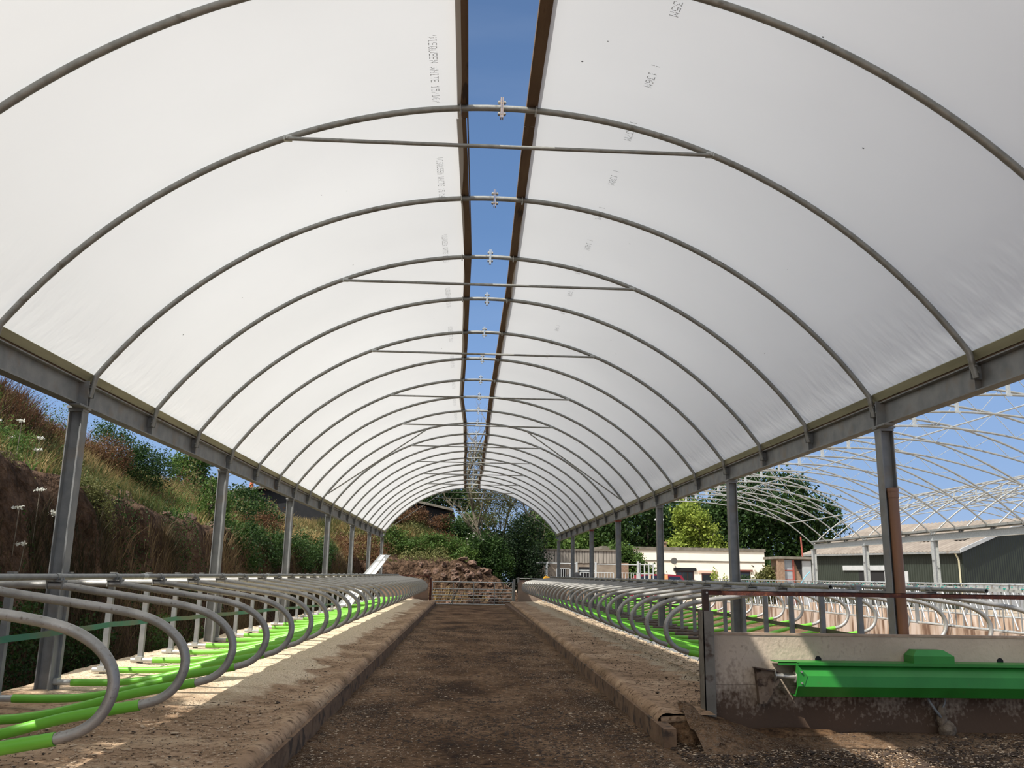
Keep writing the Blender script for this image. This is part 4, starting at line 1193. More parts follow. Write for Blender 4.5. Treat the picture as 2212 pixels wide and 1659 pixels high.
# beams and columns of the open bays
mate = 'columns between the two open bays'
CX3 = CX2 + HALF2 + .03
names2 = COLY[2:]
for k, y in enumerate(COLY[2:]):
    r = empty('steel_column', (CX3, y, 0), 0, '%s bright galvanised column between the two open bays, counting from the camera' % ORD[k], 'column', mate)
    column_mesh(1, -.02, 3.12, .20, .014).build('shaft', M['galv_new'], r)
    MB().box((0, 0, 3.135), (.24, .24, .025)).build('cap_plate', M['steel'], r)
    MB().box((0, 0, .01), (.3, .3, .02)).build('base_plate', M['steel'], r)
    if k < len(names2) - 1:
        rb = empty('eave_beam', (CX3, y, 0), 0, '%s bright galvanised valley beam between the two open bays, counting from the camera' % ORD[k], 'beam', 'valley beams between the open bays')
        Lb = names2[k + 1] - y
        mb = MB(); mb.box2((-.075, .006, 3.15), (.075, Lb - .006, 3.163)); mb.box2((-.075, .006, 3.387), (.075, Lb - .006, 3.40)); mb.box2((-.005, .006, 3.163), (.005, Lb - .006, 3.387))
        mb.build('i_section', M['galv_new'], rb)
        MB().box2((-.20, .1, 3.47), (.20, Lb - .1, 3.485)).box2((-.20, .1, 3.47), (-.185, Lb - .1, 3.57)).box2((.185, .1, 3.47), (.20, Lb - .1, 3.57)).build('valley_gutter', M['galv'], rb)

# ================================================================== feed barrier with locking yokes
def make_barrier():
    r = empty('feed_barrier', (0, 0, 0)); L_ = 6.0
    for z, rr, nm in ((.60, .028, 'bottom_rail'), (1.535, .014, 'top_rail')):
        MB().tube([(0, 0.02, z), (0, L_ - .02, z)], rr, 8).build(nm, M['galv_new'], r)
    MB().box2((-.02, .02, 1.385), (.02, L_ - .02, 1.445)).build('middle_rail', M['galv_new'], r)
    n = 10; dy = L_ / n
    for k in range(n):
        y = (k + .5) * dy
        MB().tube([(0, y - .24, .6), (0, y - .24, 1.53)], .014, 6).build('fixed_bar', M['steel'], r)
        MB().tube([(0, y + .06, .6), (0, y + .06, 1.53)], .014, 6).build('fixed_bar', M['steel'], r)
        MB().tube([(-.03, y + .20, 1.38), (-.03, y + .02, 1.0), (-.03, y - .14, .66)], .017, 6).build('locking_arm', pm('shiny_galvanised_arm', (.7, .71, .7), None, 5, .25, .6) if 'arm' not in M else M['arm'], r)
        if 'arm' not in M: M['arm'] = bpy.data.materials['shiny_galvanised_arm']
        MB().box((-.02, y + .2, 1.455), (.04, .035, .025)).build('latch', M['teal'], r)
    MB().box((0, 0.0, .95), (.07, .07, 1.16)).build('end_post', M['steel'], r)
    return r
pbar = make_barrier(); learn(pbar)
for k in range(5):
    o = pbar if k == 0 else copy_tree(pbar)
    o.location = (10.9, 9.6 + 6.0 * k, 0)
    tag(o, '%s panel of the galvanised feed barrier on the streaked wall, counting from the camera' % ORD[k], 'feed barrier', 'feed barrier panels of the near wall')
for k in range(5):
    o = copy_tree(pbar); o.location = (15.6, 9.6 + 6.0 * k, 0)
    tag(o, '%s panel of the farther feed barrier across the feed passage, counting from the camera' % ORD[k], 'feed barrier', 'feed barrier panels of the far wall')
r = MB().box2((10.82, 3.6, -.05), (10.98, 40.2, .57)).build('barrier_wall', M['streak']); tag(r, 'low pinkish concrete wall streaked with brown, carrying the near feed barrier', 'wall')
r = MB().box2((15.52, 3.6, -.05), (15.68, 40.2, .57)).build('barrier_wall', M['streak']); tag(r, 'low streaked concrete wall carrying the farther feed barrier', 'wall')

# ================================================================== plants
def leaf_cloud(C, size, rnd, seed=0, flat=0.0, aspect=0.6):
    """one quad per centre, random orientation"""
    g = np.random.default_rng(seed); n = len(C)
    u = g.normal(size=(n, 3)); u[:, 2] *= (1 - flat); u /= np.linalg.norm(u, axis=1)[:, None] + 1e-9
    w = g.normal(size=(n, 3)); w = np.cross(u, w); w /= np.linalg.norm(w, axis=1)[:, None] + 1e-9
    s = (size * g.uniform(.6, 1.4, n))[:, None]
    a, b_ = u * s * .5, w * s * .5 * aspect
    V = np.stack([C - a, C - b_ + a * .1, C + a, C + b_ + a * .1], 1).reshape(-1, 3)
    F = np.arange(n * 4).reshape(n, 4)
    return V, F, rnd

def crown_points(blobs, n, seed, inner=.25, clump=.17, k_per=26):
    g = np.random.default_rng(seed)
    vol = np.array([b_[3] * b_[4] * b_[5] for b_ in blobs]) ** .67; vol /= vol.sum()
    P, Rn = [], []
    for b_, f in zip(blobs, vol):
        m = int(n * f); c = np.array(b_[:3]); r = np.array(b_[3:])
        K = max(8, k_per)
        d = g.normal(size=(K, 3)); d /= np.linalg.norm(d, axis=1)[:, None]
        cc = d * g.uniform(.72, 1.0, K)[:, None]; bias = g.uniform(-.25, .25, K)
        idx = g.integers(0, K, m)
        p = cc[idx] + g.normal(size=(m, 3)) * clump
        ins = g.random(m) < inner
        q = g.normal(size=(m, 3)); q /= np.linalg.norm(q, axis=1)[:, None]; q *= g.random(m)[:, None] ** .5 * .85
        p[ins] = q[ins]
        P.append(c + p * r)
        Rn.append(np.clip(.5 + bias[idx] + g.normal(size=m) * .16, 0, 1))
    return np.concatenate(P), np.concatenate(Rn)

def foliage(name, blobs, n, size, mat, parent, seed, **kw):
    C, r = crown_points(blobs, n, seed, **kw)
    
    V, F, r = leaf_cloud(C, size, r, seed + 1)
    return np_mesh(name, V, F, mat, parent, attr=r)

def branches(base, tip, r0, seed, n=9, spread=.5, levels=2, mat='bark', parent=None, name='trunk'):
    rnd = random.Random(seed); mb = MB()
    base, tip = Vector(base), Vector(tip)
    def grow(a, d, L_, r, lv):
        pts, p, dd = [a], a.copy(), d.normalized()
        steps = 6
        for k in range(steps):
            dd = (dd + Vector((rnd.gauss(0, .14), rnd.gauss(0, .14), rnd.gauss(.03, .07)))).normalized()
            p = p + dd * L_ / steps; pts.append(p.copy())
        mb.tube(pts, [r * (1 - .75 * k / steps) for k in range(steps + 1)], 6 if lv > 1 else 4)
        if lv > 0:
            for _ in range(n if lv == levels else max(3, n // 2)):
                k = rnd.randint(2, steps); q = pts[k]
                a2 = rnd.uniform(0, 2 * math.pi)
                nd = (dd + Vector((math.cos(a2), math.sin(a2), rnd.uniform(-.1, .7))) * spread * 1.6).normalized()
                grow(q, nd, L_ * rnd.uniform(.35, .6), r * .42, lv - 1)
    grow(base, tip - base, (tip - base).length, r0, levels)
    return mb.build(name, M[mat], parent)

def bz(x, y): return float(bank_h(np.array([x]), np.array([y]))[0])

def plant(kind, label, cat, loc, blobs, n, size, mat, seed, group=None, trunk=None, tmat='bark', lift=0, **kw):
    """blobs are given relative to loc"""
    if loc[0] < -4.9 or (loc[1] > 49 and loc[0] < 2.5): loc = (loc[0], loc[1], bz(loc[0], loc[1]) - .08 + (lift or 0))
    r = empty(kind, loc, 0, label, cat, group)
    foliage('foliage', blobs, n, size, M[mat], r, seed, **kw)
    if trunk: branches((0, 0, -.1), trunk[0], trunk[1], seed, n=trunk[2] if len(trunk) > 2 else 6, mat=tmat, parent=r)
    return r


# --- trees behind the buildings on the right
rowT = [
 ('tall dark tree behind the timber-clad barn, leftmost of the right-hand wood', (8.6, 84, 0), [(0, 0, 4.6, 2.6, 2.5, 2.8), (-1.2, 0, 2.8, 2.0, 2.5, 2.4), (1.9, 0, 3.4, 2.6, 2.5, 3.0)], 'leaf_mid'),
 ('rounded olive tree with a feathery top standing right of the ivy-covered hedge tree', (5.6, 74, 0), [(0, 0, 5.0, 1.0, 1.0, 2.0), (.9, 0, 3, 1.5, 1.4, 2.3), (-.3, 0, 2, 1.0, 1.0, 1.8)], 'leaf_mid'),
 ('dense dark tree behind the timber barn roof, second in the right-hand wood', (11.0, 86, 0), [(0, 0, 5.6, 4, 3, 3.6), (3, 0, 4.2, 3, 3, 3.2), (-3, 0, 4.2, 3, 3, 3.4)], 'leaf_dark'),
 ('dark broad tree over the left end of the white house roof', (17.2, 88, 0), [(0, 0, 6.4, 4.2, 3, 4.0), (-3.4, 0, 5, 3, 3, 3.6), (3.2, 0, 5, 3, 3, 3.8)], 'leaf_dark'),
 ('very dark tree filling the gap above the white house parapet', (22.0, 92, 0), [(0, 0, 6.6, 4.4, 3, 4.4), (3.2, 0, 4.6, 3, 3, 3.8)], 'leaf_dark'),
]
for k, (lab, loc, bl, m) in enumerate(rowT):
    plant('tree', lab, 'tree', loc, bl, 15000 if k != 1 else 6000, .34, m, 40 + k, 'wood behind the right-hand buildings', trunk=((0, 0, 5.5), .28, 5))
plant('tree', 'bright yellow-green tree glowing above the roof of the white house', 'tree', (20.4, 80, 0),
      [(0, 0, 7.2, 1.7, 1.4, 1.4), (.6, 0, 5.6, 2.1, 1.5, 1.6), (-.9, 0, 3.8, 2.0, 1.5, 1.4), (1.4, 0, 3.6, 2.4, 1.5, 1.3)], 15000, .26, 'leaf_lime', 51, trunk=((0, 0, 5.5), .2, 5), clump=.15)
plant('tree', 'huge rounded dark green tree rising behind the bare roof trusses', 'tree', (28.6, 84, 0),
      [(0, 0, 8.4, 5.0, 4, 3.9), (-3.6, 0, 6.0, 3.6, 3, 3.6), (4.2, 0, 6.2, 3.4, 3, 3.4), (0, -1, 4.6, 5.5, 3, 3.6), (5.5, 0, 3.2, 3.2, 3, 2.6), (-6, 0, 3.6, 3.0, 3, 3.0)],
      38000, .34, 'leaf_dark', 52, trunk=((0, 0, 8), .5, 8), clump=.13, k_per=40)
plant('bush', 'olive-green bush between the white house and the small brick outhouse', 'bush', (19.3, 58, 0), [(0, 0, .9, 1.1, .8, 1.1), (.4, 0, 1.6, .5, .5, .8)], 3500, .16, 'leaf_olive', 53, trunk=((0, 0, 1.2), .05, 4))
plant('tree', 'sunlit leafy tree standing in front of the left part of the white house', 'tree', (11.0, 60.5, 0),
      [(-.55, 0, 2.9, .75, .7, 1.0), (.1, 0, 1.9, 1.25, .9, 1.4), (1.0, 0, 1.2, 1.1, .8, 1.1)], 16000, .17, 'leaf_mid', 54, trunk=((0, 0, 2.2), .09, 5))
plant('shrub', 'spiky grey-green shrub at the foot of the white house wall', 'shrub', (13.5, 62, 0), [(0, 0, .8, .45, .4, 1.2)], 900, .16, 'leaf_olive', 55)
plant('shrub', 'spindly yellow-flowered plant in front of the white house door', 'shrub', (17.3, 62, 0), [(0, 0, 1.0, .35, .3, 1.1), (.8, 0, .8, .3, .3, 1.0)], 900, .14, 'leaf_lime', 56)
plant('shrub', 'low dark shrub under the right-hand window of the white house', 'shrub', (19.9, 63.5, 0), [(0, 0, .9, .9, .5, .8)], 1500, .15, 'leaf_dark', 57)

# --- the far end: ivy tree, hedge, elder with bare branches
r = plant('tree', 'tall half-bare tree with lichen-coloured branches rising beyond the far gate', 'tree', (1.35, 55, .3),
      [(-.1, 0, 6.6, 1.7, 1.4, 1.8), (.8, 0, 5.4, 1.6, 1.4, 1.5), (-.9, 0, 5.2, 1.0, 1.0, 1.5), (.6, 0, 4.0, 1.5, 1.2, 1.3)], 12000, .095, 'leaf_olive', 60, inner=.35, clump=.13, k_per=60)
branches((0, 0, -.3), (-.1, 0, 6.4), .17, 61, n=16, spread=.62, levels=3, mat='ash_bark', parent=r)
branches((.5, 0, -.2), (1.9, 0, 5.4), .13, 63, n=14, spread=.6, levels=3, mat='ash_bark', parent=r)
plant('ivy_tree', 'very dark dense ivy-clad bush on the right beyond the far gate', 'bush', (3.1, 53.6, 0),
      [(0, 0, 3.4, 1.35, 1.2, 1.9), (-.8, 0, 2.2, 1.4, 1.2, 1.9), (.5, 0, 1.8, 1.3, 1.2, 1.8), (-1.9, 0, 2.3, 1.0, 1, 1.3)], 17000, .13, 'leaf_holly', 64, trunk=((0, 0, 3), .14, 6))
plant('bush', 'mid-green bush topping the ivy-clad mass beyond the far gate', 'bush', (3.2, 55.2, 1.2), [(0, 0, 2.4, 1.1, 1, .9), (.5, 0, 1.6, .9, 1, 1.0)], 4500, .14, 'leaf_mid', 65, trunk=((0, 0, 2), .1, 5))
endpl = [
 ('round green elder bush on the end bank left of the bare tree', 'bush', (.35, 59, 1.9), [(0, 0, 1.9, 1.4, 1, 1.4), (.9, 0, 1.1, 1.2, 1, 1.2)], 7000, .17, 'leaf_mid'),
 ('dark bush in front of the black barn corner on the end bank', 'bush', (-.6, 57.5, 2.2), [(0, 0, 1.1, 1.3, .9, 1.2), (1.1, 0, .3, 1.2, .9, 1.1)], 6500, .15, 'leaf_dark'),
 ('feathery dark trees peeping over the black barn roof at its right slope', 'tree', (-3.0, 78, 3.0), [(0, 0, 4.3, 2.0, 1.4, 1.6), (2.3, 0, 3.9, 1.6, 1.3, 1.0), (-2.4, 0, 3.8, 1.3, 1.2, .9)], 7000, .24, 'leaf_dark'),
 ('bright green nettle clump low on the end bank beyond the gate', 'plant', (.1, 51.6, 1.6), [(0, 0, .5, .9, .5, .6)], 2500, .11, 'leaf_mid'),
 ('leafy green weed mass spilling down the end bank in front of the ivy', 'plant', (1.3, 51.8, .6), [(0, 0, 1.2, 1.0, .6, 1.1), (-.7, 0, 1.8, .8, .6, .8), (.7, -.3, .5, .7, .5, .8)], 7500, .12, 'leaf_dark'),
 ('rust-brown dock stand on the upper end bank below the black barn', 'plant', (-3.6, 57.3, 3.6), [(0, 0, .7, 1.3, .6, .8), (-1.5, 0, .8, 1.1, .6, .9), (1.6, 0, .4, .9, .6, .6)], 9000, .10, 'leaf_red'),
 ('orange-brown dock stand left of the green elder on the end bank', 'plant', (-1.9, 55.2, 3.0), [(0, 0, .5, 1.0, .5, .6)], 2800, .09, 'leaf_red'),
 ('tall green weed stand on the left shoulder of the end bank', 'plant', (-4.6, 53.2, 2.8), [(0, 0, .7, 1.0, .6, .9)], 4000, .11, 'leaf_mid'),
 ('broad green weed stand across the middle of the end bank', 'plant', (-2.4, 52.8, 2.7), [(0, 0, .6, 1.6, .6, .7), (1.6, 0, .5, 1.2, .6, .7)], 7000, .11, 'leaf_mid'),
]
for k, (lab, cat, loc, bl, n, sz, m) in enumerate(endpl):
    plant(cat if cat != 'plant' else 'weed_clump', lab, cat, (loc[0], loc[1], loc[2]), bl, n, sz, m, 70 + k)

# --- left bank
left = [
 ('leafy green tree standing on the left bank against the sky', 'tree', (-14.4, 45, 4.6), [(0, 0, 2.0, 1.15, 1, 1.4), (.8, 0, 1.3, .9, .9, 1.1), (-.4, 0, .9, 1.1, 1, 1.0)], 9000, .17, 'leaf_mid'),
 ('grey-green young willow shrub on the rock ledge behind the second left column', 'shrub', (-7.15, 24.2, 2.55), [(0, 0, .75, .45, .4, .75), (.25, 0, .35, .4, .35, .5)], 3800, .075, 'leaf_mid'),
 ('yellowing bush hanging over the cliff just right of the first left column', 'bush', (-6.5, 14.3, 2.3), [(0, 0, .0, .42, .5, .35), (.2, .2, -.4, .35, .45, .5)], 9000, .034, 'leaf_olive'),
 ('dark bushy shrub with reddish top crowning the left bank against the sky', 'shrub', (-9.7, 23.4, 4.4), [(0, 0, .6, .9, 1.0, .8), (.7, .7, .4, .8, .9, .6)], 13000, .055, 'leaf_dark'),
 ('reddish-brown seeding dock patch beside the dark shrub on the left bank', 'plant', (-9.0, 21.6, 4.3), [(0, 0, .4, .5, .5, .6)], 5000, .04, 'leaf_red'),
 ('olive seeding weed patch at the upper left of the bank slope', 'plant', (-8.4, 12.3, 4.0), [(0, 0, .3, .8, 1.1, .5), (-.9, 1.2, .4, .8, .9, .6)], 12000, .036, 'leaf_olive'),
 ('leafy bramble patch on the left bank under the first eave beam', 'plant', (-8.0, 14.2, 3.6), [(0, 0, .2, .6, .9, .4), (-.5, 1.4, .3, .6, .9, .4)], 8000, .038, 'leaf_mid'),
 ('green umbel patch on the left bank edge beside the nearest column', 'plant', (-6.9, 12.2, 3.0), [(0, 0, .1, .4, .7, .3)], 5000, .032, 'leaf_olive'),
 ('dark creeping greenery at the foot of the rock face behind the nearest cubicles', 'plant', (-5.6, 11.0, .6), [(0, 0, .3, .3, 1.3, .6), (0, 2.0, .2, .3, .9, .5)], 6500, .05, 'leaf_dark'),
 ('thin green weeds growing behind the left posts near the second column', 'plant', (-5.35, 15.6, .35), [(0, 0, .3, .2, .9, .5), (0, 2.3, .25, .2, .7, .4)], 3200, .045, 'leaf_mid'),
 ('dark bramble mass on the rock face behind the third left column', 'plant', (-6.0, 23.5, 1.2), [(0, 0, .4, .4, 1.5, .7), (0, 3.2, .4, .4, 1.3, .7)], 7500, .07, 'leaf_dark'),
 ('dark bramble mass at the cliff foot behind the fourth left column', 'plant', (-6.0, 31.5, 1.0), [(0, 0, .4, .5, 1.8, .7), (0, 4, .4, .5, 1.6, .7)], 7500, .08, 'leaf_dark'),
 ('green bushy growth on the bank below the black barn', 'bush', (-9.0, 34.0, 4.2), [(0, 0, .5, 1.4, 1.5, .8), (-2.2, 3, .6, 1.3, 1.5, .8)], 9000, .10, 'leaf_dark'),
 ('russet dock stand on the bank between the third and fourth left columns', 'plant', (-7.8, 33.0, 3.5), [(0, 0, .4, .7, 1.3, .6)], 4200, .08, 'leaf_red'),
 ('olive weed stand on the bank behind the fifth left column', 'plant', (-7.6, 40.0, 3.5), [(0, 0, .4, .8, 2.0, .6)], 5500, .09, 'leaf_olive'),
 ('russet weed stand on the bank behind the last left columns', 'plant', (-6.6, 45.5, 3.0), [(0, 0, .4, .9, 1.5, .7), (1.2, 2.2, .5, 1.0, .8, .7)], 6000, .09, 'leaf_red'),
]
for k, (lab, cat, loc, bl, n, sz, m) in enumerate(left):
    plant(cat if cat != 'plant' else 'weed_clump', lab, cat, loc, bl, n, sz, m, 100 + k, trunk=((0, 0, bl[0][2] + .4), .05, 4) if cat in ('tree', 'shrub') else None)
# unseen thorn tree, added on the bank beside the camera to shade the nearest cubicles
r = plant('added_shade_tree', 'unseen thorn tree added on the left bank to shade the nearest cubicles', 'tree', (-7.3, 3.9, 3.6),
      [(0, 1.0, 2.35, 1.0, 2.6, 1.2), (-.1, -2.4, 2.3, 1.0, 2.2, 1.1), (-.4, 0, 1.2, 1.0, 3.4, 1.1), (.75, .9, 1.55, .6, 2.6, .95)], 30000, .17, 'leaf_dark', 140, trunk=((0, 0, 3), .12, 6))

# white umbels
def umbels(spots, label, group, seed):
    g = random.Random(seed)
    for k, (x, y, h) in enumerate(spots):
        z = bz(x, y)
        r = empty('white_flower', (x, y, z), 0, label, 'flower', group)
        MB().tube([(0, 0, -.05), (g.uniform(-.05, .05), g.uniform(-.05, .05), h)], .006, 4).build('stem', M['bark'], r)
        n = 26; a = np.random.default_rng(seed + k)
        rad = .05
        C = np.stack([a.normal(0, rad * .6, n), a.normal(0, rad * .6, n), h + a.normal(0, .012, n)], 1)
        V, F, rr = leaf_cloud(C, .035, a.random(n), seed + k, aspect=.9)
        np_mesh('flower_head', V, F, M['petal'], r, attr=rr)
g_ = random.Random(5)
umbels([(-7.0 - g_.uniform(0, 1.3), 12.0 + g_.uniform(0, 3), g_.uniform(.5, .8)) for _ in range(9)], 'white umbel flower on the left bank above the nearest column', 'white umbels on the near bank', 200)
umbels([(-5.75 - g_.uniform(0, .25), 11.2 + g_.uniform(0, 1.6), g_.uniform(.5, .8)) for _ in range(6)], 'white umbel flower low on the rock face at the left edge', 'white umbels on the rock face', 230)
umbels([(.2 + g_.uniform(-.4, .8), 51.2 + g_.uniform(0, .6), g_.uniform(1.0, 2.2)) for _ in range(7)], 'white umbel flower in the weeds beyond the far gate', 'white umbels beyond the gate', 260)

# grass and dry stems over the bank
def grass(name, n, xr, yr, hgt, wid, seed, dens, mat, label, tone=0.0, keep=None):
    g = np.random.default_rng(seed)
    x = g.uniform(*xr, n); y = g.uniform(*yr, n)
    z = bank_h(x, y)
    zz = bank_h(x - .12, y)
    steep = np.abs(zz - z) / .12
    d = fbm(x * .6, y * .6, seed, 4)
    k = (d + dens > .5 + g.normal(0, .06, n)) & (z > .12)
    if keep is not None: k &= keep(x, y, z, steep)
    x, y, z, d = x[k], y[k], z[k], d[k]
    m = len(x)
    h = hgt * g.uniform(.4, 1.5, m) * (.6 + .9 * fbm(x * .8, y * .8, seed + 5, 3)); w = wid * g.uniform(.6, 1.4, m)
    a = g.uniform(0, 2 * np.pi, m); ln = g.normal(0, .32, (m, 2))
    B = np.stack([x, y, z - .05 * 1], 1)
    side = np.stack([np.cos(a), np.sin(a), 0 * a], 1) * w[:, None]
    mid = B + np.stack([ln[:, 0] * h * .35, ln[:, 1] * h * .35, h * .6], 1)
    tip = B + np.stack([ln[:, 0] * h, ln[:, 1] * h, h], 1)
    V = np.stack([B - side, B + side, mid + side * .7, mid - side * .7, tip + side * .15, tip - side * .15], 1).reshape(-1, 3)
    i = np.arange(m) * 6
    F = np.concatenate([np.stack([i, i + 1, i + 2, i + 3], 1), np.stack([i + 3, i + 2, i + 4, i + 5], 1)])
    patch = fbm(x * .45 + 9, y * .45, seed + 9, 4)
    r = np.clip((patch - .5) * 2.4 + .5 + g.normal(0, .18, m) + tone, 0, 1)
    o = np_mesh(name, V, F, mat, attr=np.concatenate([r, r]))
    return tag(o, label, 'grass', kind='stuff')
grass('bank_grass', 110000, (-13.5, -6.4), (7, 30), .30, .007, 301, .12, M['grass_mix'], 'dry and green grass covering the left bank slope', .12, keep=lambda x, y, z, s: (z > 2.2) & (x < -6.75 - 1.2 * (fbm(x * .9, y * .5, 71, 3) - .35) * ss(12, 14, y)))
grass('bank_grass_far', 60000, (-15, -6.2), (30, 60), .40, .014, 302, .16, M['grass_mix'], 'dry grass covering the farther part of the left bank', .05, keep=lambda x, y, z, s: z > 1.9)
grass('bank_weed', 45000, (-12.5, -6.8), (8, 46), .26, .018, 303, .08, M['leaf_mid'], 'green weeds mixed into the grass of the left bank', 0, keep=lambda x, y, z, s: z > 2.2)
grass('cliff_stems', 90000, (-6.9, -5.2), (7, 46), .30, .006, 304, .10, M['stem_brown'], 'dry brown stems hanging on the shaded rock face of the left bank', .0, keep=lambda x, y, z, s: z < 2.25)
grass('bank_crest_grass', 50000, (-12.5, -8.3), (9, 24), .50, .010, 307, .10, M['leaf_red'], 'tall reddish-brown grass along the crest of the left bank', .1, keep=lambda x, y, z, s: z > 4.0)
grass('end_bank_weeds', 60000, (-9, 4), (48.6, 62), .42, .026, 305, .13, M['grass_mix'], 'rough weeds and grass covering the end bank beyond the gate', -.28, keep=lambda x, y, z, s: (z > 2.7) & (y > 50.2))
grass('gate_grass', 1500, (-3.5, 1.0), (47.2, 48.6), .35, .02, 306, .2, M['grass_mix'], 'yellow-green grass growing behind the left half of the far gate', .1)

def scrub(name, n, xr, yr, hgt, size, seed, thr, mat, label, keep):
    g = np.random.default_rng(seed)
    x = g.uniform(*xr, n); y = g.uniform(*yr, n); z = bank_h(x, y)
    d = fbm(x * 1.1, y * 1.1, seed, 4)
    k = (d > thr) & keep(x, y, z); x, y, z, d = x[k], y[k], z[k], d[k]
    h = (d - thr) / (.8 - thr) * hgt * 2.2
    C = np.stack([x, y, z + h * g.random(len(x)) ** .6], 1)
    r = np.clip(g.normal(.5, .2, len(x)) + (fbm(x, y, seed + 3, 3) - .5), 0, 1)
    V, F, r = leaf_cloud(C, size, r, seed + 1)
    o = np_mesh(name, V, F, M[mat], attr=r); return tag(o, label, 'weeds', kind='stuff')
lk = lambda x, y, z: (z > 2.3) & (x < -7.0 - .5 * ss(13, 15, y))
scrub('bank_scrub', 90000, (-12.5, -6.8), (8, 30), .42, .034, 501, .47, 'leaf_mid', 'leafy green scrub dotted over the near left bank', lk)
scrub('bank_scrub', 70000, (-12.5, -6.8), (8, 30), .55, .032, 511, .52, 'leaf_red', 'brown seeding weeds dotted over the near left bank', lk)
scrub('bank_scrub', 22000, (-13, -6.8), (30, 48), .55, .09, 521, .50, 'leaf_olive', 'olive scrub dotted over the farther left bank', lk)
scrub('bank_scrub', 14000, (-13, -6.8), (30, 48), .60, .09, 531, .55, 'leaf_red', 'russet weeds dotted over the farther left bank', lk)
scrub('end_scrub', 30000, (-8, 3), (50.0, 60), .60, .10, 541, .46, 'leaf_olive', 'leafy weeds dotted over the end bank beyond the gate', lambda x, y, z: z > 2.2)
scrub('cliff_scrub', 80000, (-6.7, -5.3), (8, 46), .30, .036, 551, .47, 'leaf_dark', 'dark creeping greenery on the shaded rock face of the left bank', lambda x, y, z: (z > .2) & (z < 2.6))
# rocks
g_ = random.Random(8)
def rock(loc, rad, seed, label, group):
    o = lump('rock', (0, 0, 0), rad, M['rock'], None, seed, 8, 1.3); o.location = loc
    o.rotation_euler = (g_.uniform(-.3, .3), g_.uniform(-.3, .3), g_.uniform(0, 3))
    for p in o.data.polygons: p.use_smooth = False
    tag(o, label, 'rock', group)
for k in range(34):
    y = 11.8 + k * .42 + g_.uniform(-.2, .2); x = -6.75 - g_.uniform(0, .7)
    rock((x, y, bz(x, y) - .02), (g_.uniform(.10, .34), g_.uniform(.14, .42), g_.uniform(.08, .19)), 300 + k, 'red-brown flat rock lying on the ledge of the left bank', 'rocks on the left bank ledge')
for k in range(34):
    x = -1.2 + g_.uniform(-1.5, 2.6); y = 48.2 + g_.uniform(0, 1.4)
    rock((x, y, bz(x, y) + .03), (g_.uniform(.10, .30), g_.uniform(.10, .25), g_.uniform(.08, .2)), 430 + k, 'reddish rock tumbled on the end bank behind the far gate', 'rocks behind the far gate')

# dung clods and wood chips on the floors (uncountable)
def scatter(name, n, xr, yr, zf, rad, mat, label, seed, flat=.5, keep=None):
    g = np.random.default_rng(seed)
    x = g.uniform(*xr, n); y = yr[0] + (yr[1] - yr[0]) * g.random(n) ** 1.6
    if keep is not None:
        k = keep(x, y, g); x, y = x[k], y[k]
    n = len(x); z = zf(x, y)
    base = np.array([[1, 0, 0], [0, 1, 0], [-1, 0, 0], [0, -1, 0], [0, 0, 1], [0, 0, -1]], float)
    r = rad * g.lognormal(0, .5, n)
    a = g.uniform(0, 2 * np.pi, n); c, s_ = np.cos(a), np.sin(a)
    P = np.repeat(base[None], n, 0) * g.uniform(.6, 1.4, (n, 6, 1)); P[:, :, 0] *= 1.4; P[:, :, 2] *= flat
    X = P[:, :, 0] * c[:, None] - P[:, :, 1] * s_[:, None]; Y = P[:, :, 0] * s_[:, None] + P[:, :, 1] * c[:, None]
    V = np.stack([X * r[:, None] + x[:, None], Y * r[:, None] + y[:, None], P[:, :, 2] * r[:, None] + z[:, None]], 2).reshape(-1, 3)
    f = np.array([[0, 1, 4], [1, 2, 4], [2, 3, 4], [3, 0, 4], [1, 0, 5], [2, 1, 5], [3, 2, 5], [0, 3, 5]])
    F = (np.arange(n)[:, None, None] * 6 + f[None]).reshape(-1, 3)
    o = np_mesh(name, V, F, mat)
    return tag(o, label, 'debris', kind='stuff')
clus = lambda x, y, g: (fbm(x * 1.6, y * 1.1, 55, 4) + g.normal(0, .04, len(x))) > .53
scatter('dung_clods', 42000, (-1.62, 1.62), (5.5, 30), alley_h, .0075, M['clod'], 'crumbs of dark dung scattered over the alley floor', 401, keep=clus)
scatter('wood_chips', 36000, (-1.62, 1.62), (5.5, 26), lambda x, y: alley_h(x, y) + .003, .0042, M['chip'], 'pale wood shavings scattered over the alley floor', 402, .25,
        keep=lambda x, y, g: (np.abs(x) > g.uniform(.2, 1.5, len(x))) | (g.random(len(x)) < .25))
scatter('dung_clods', 12000, (1.7, 6.5), (6.3, 9.3), lambda x, y: .03 + .02 * fbm(x * 3, y * 3, 8), .010, M['clod'], 'crumbs of dung scattered on the floor before the concrete partition', 403)
scatter('wood_chips', 14000, (1.7, 7.0), (6.0, 9.3), lambda x, y: .03 + .03 * fbm(x * 2, y * 2, 8), .0052, M['chip'], 'pale wood shavings scattered on the floor before the concrete partition', 404, .25)
def bedz(x, y): return np.interp(np.abs(x) - 1.7, [0, .12, .3, 3.2], [.22, .27, .265, .34]) + .004
scatter('dung_clods', 6500, (-3.6, -1.8), (4.8, 24), bedz, .0040, M['clod'], 'dark crumbs scattered over the left cubicle bed', 405)
scatter('wood_chips', 12000, (-3.9, -1.8), (4.8, 20), bedz, .0055, M['chip'], 'pale wood shavings scattered over the left cubicle bed', 406, .25)
scatter('dung_clods', 5000, (1.95, 3.4), (9.6, 26), bedz, .0042, M['clod'], 'dark crumbs scattered over the right cubicle bed', 407)

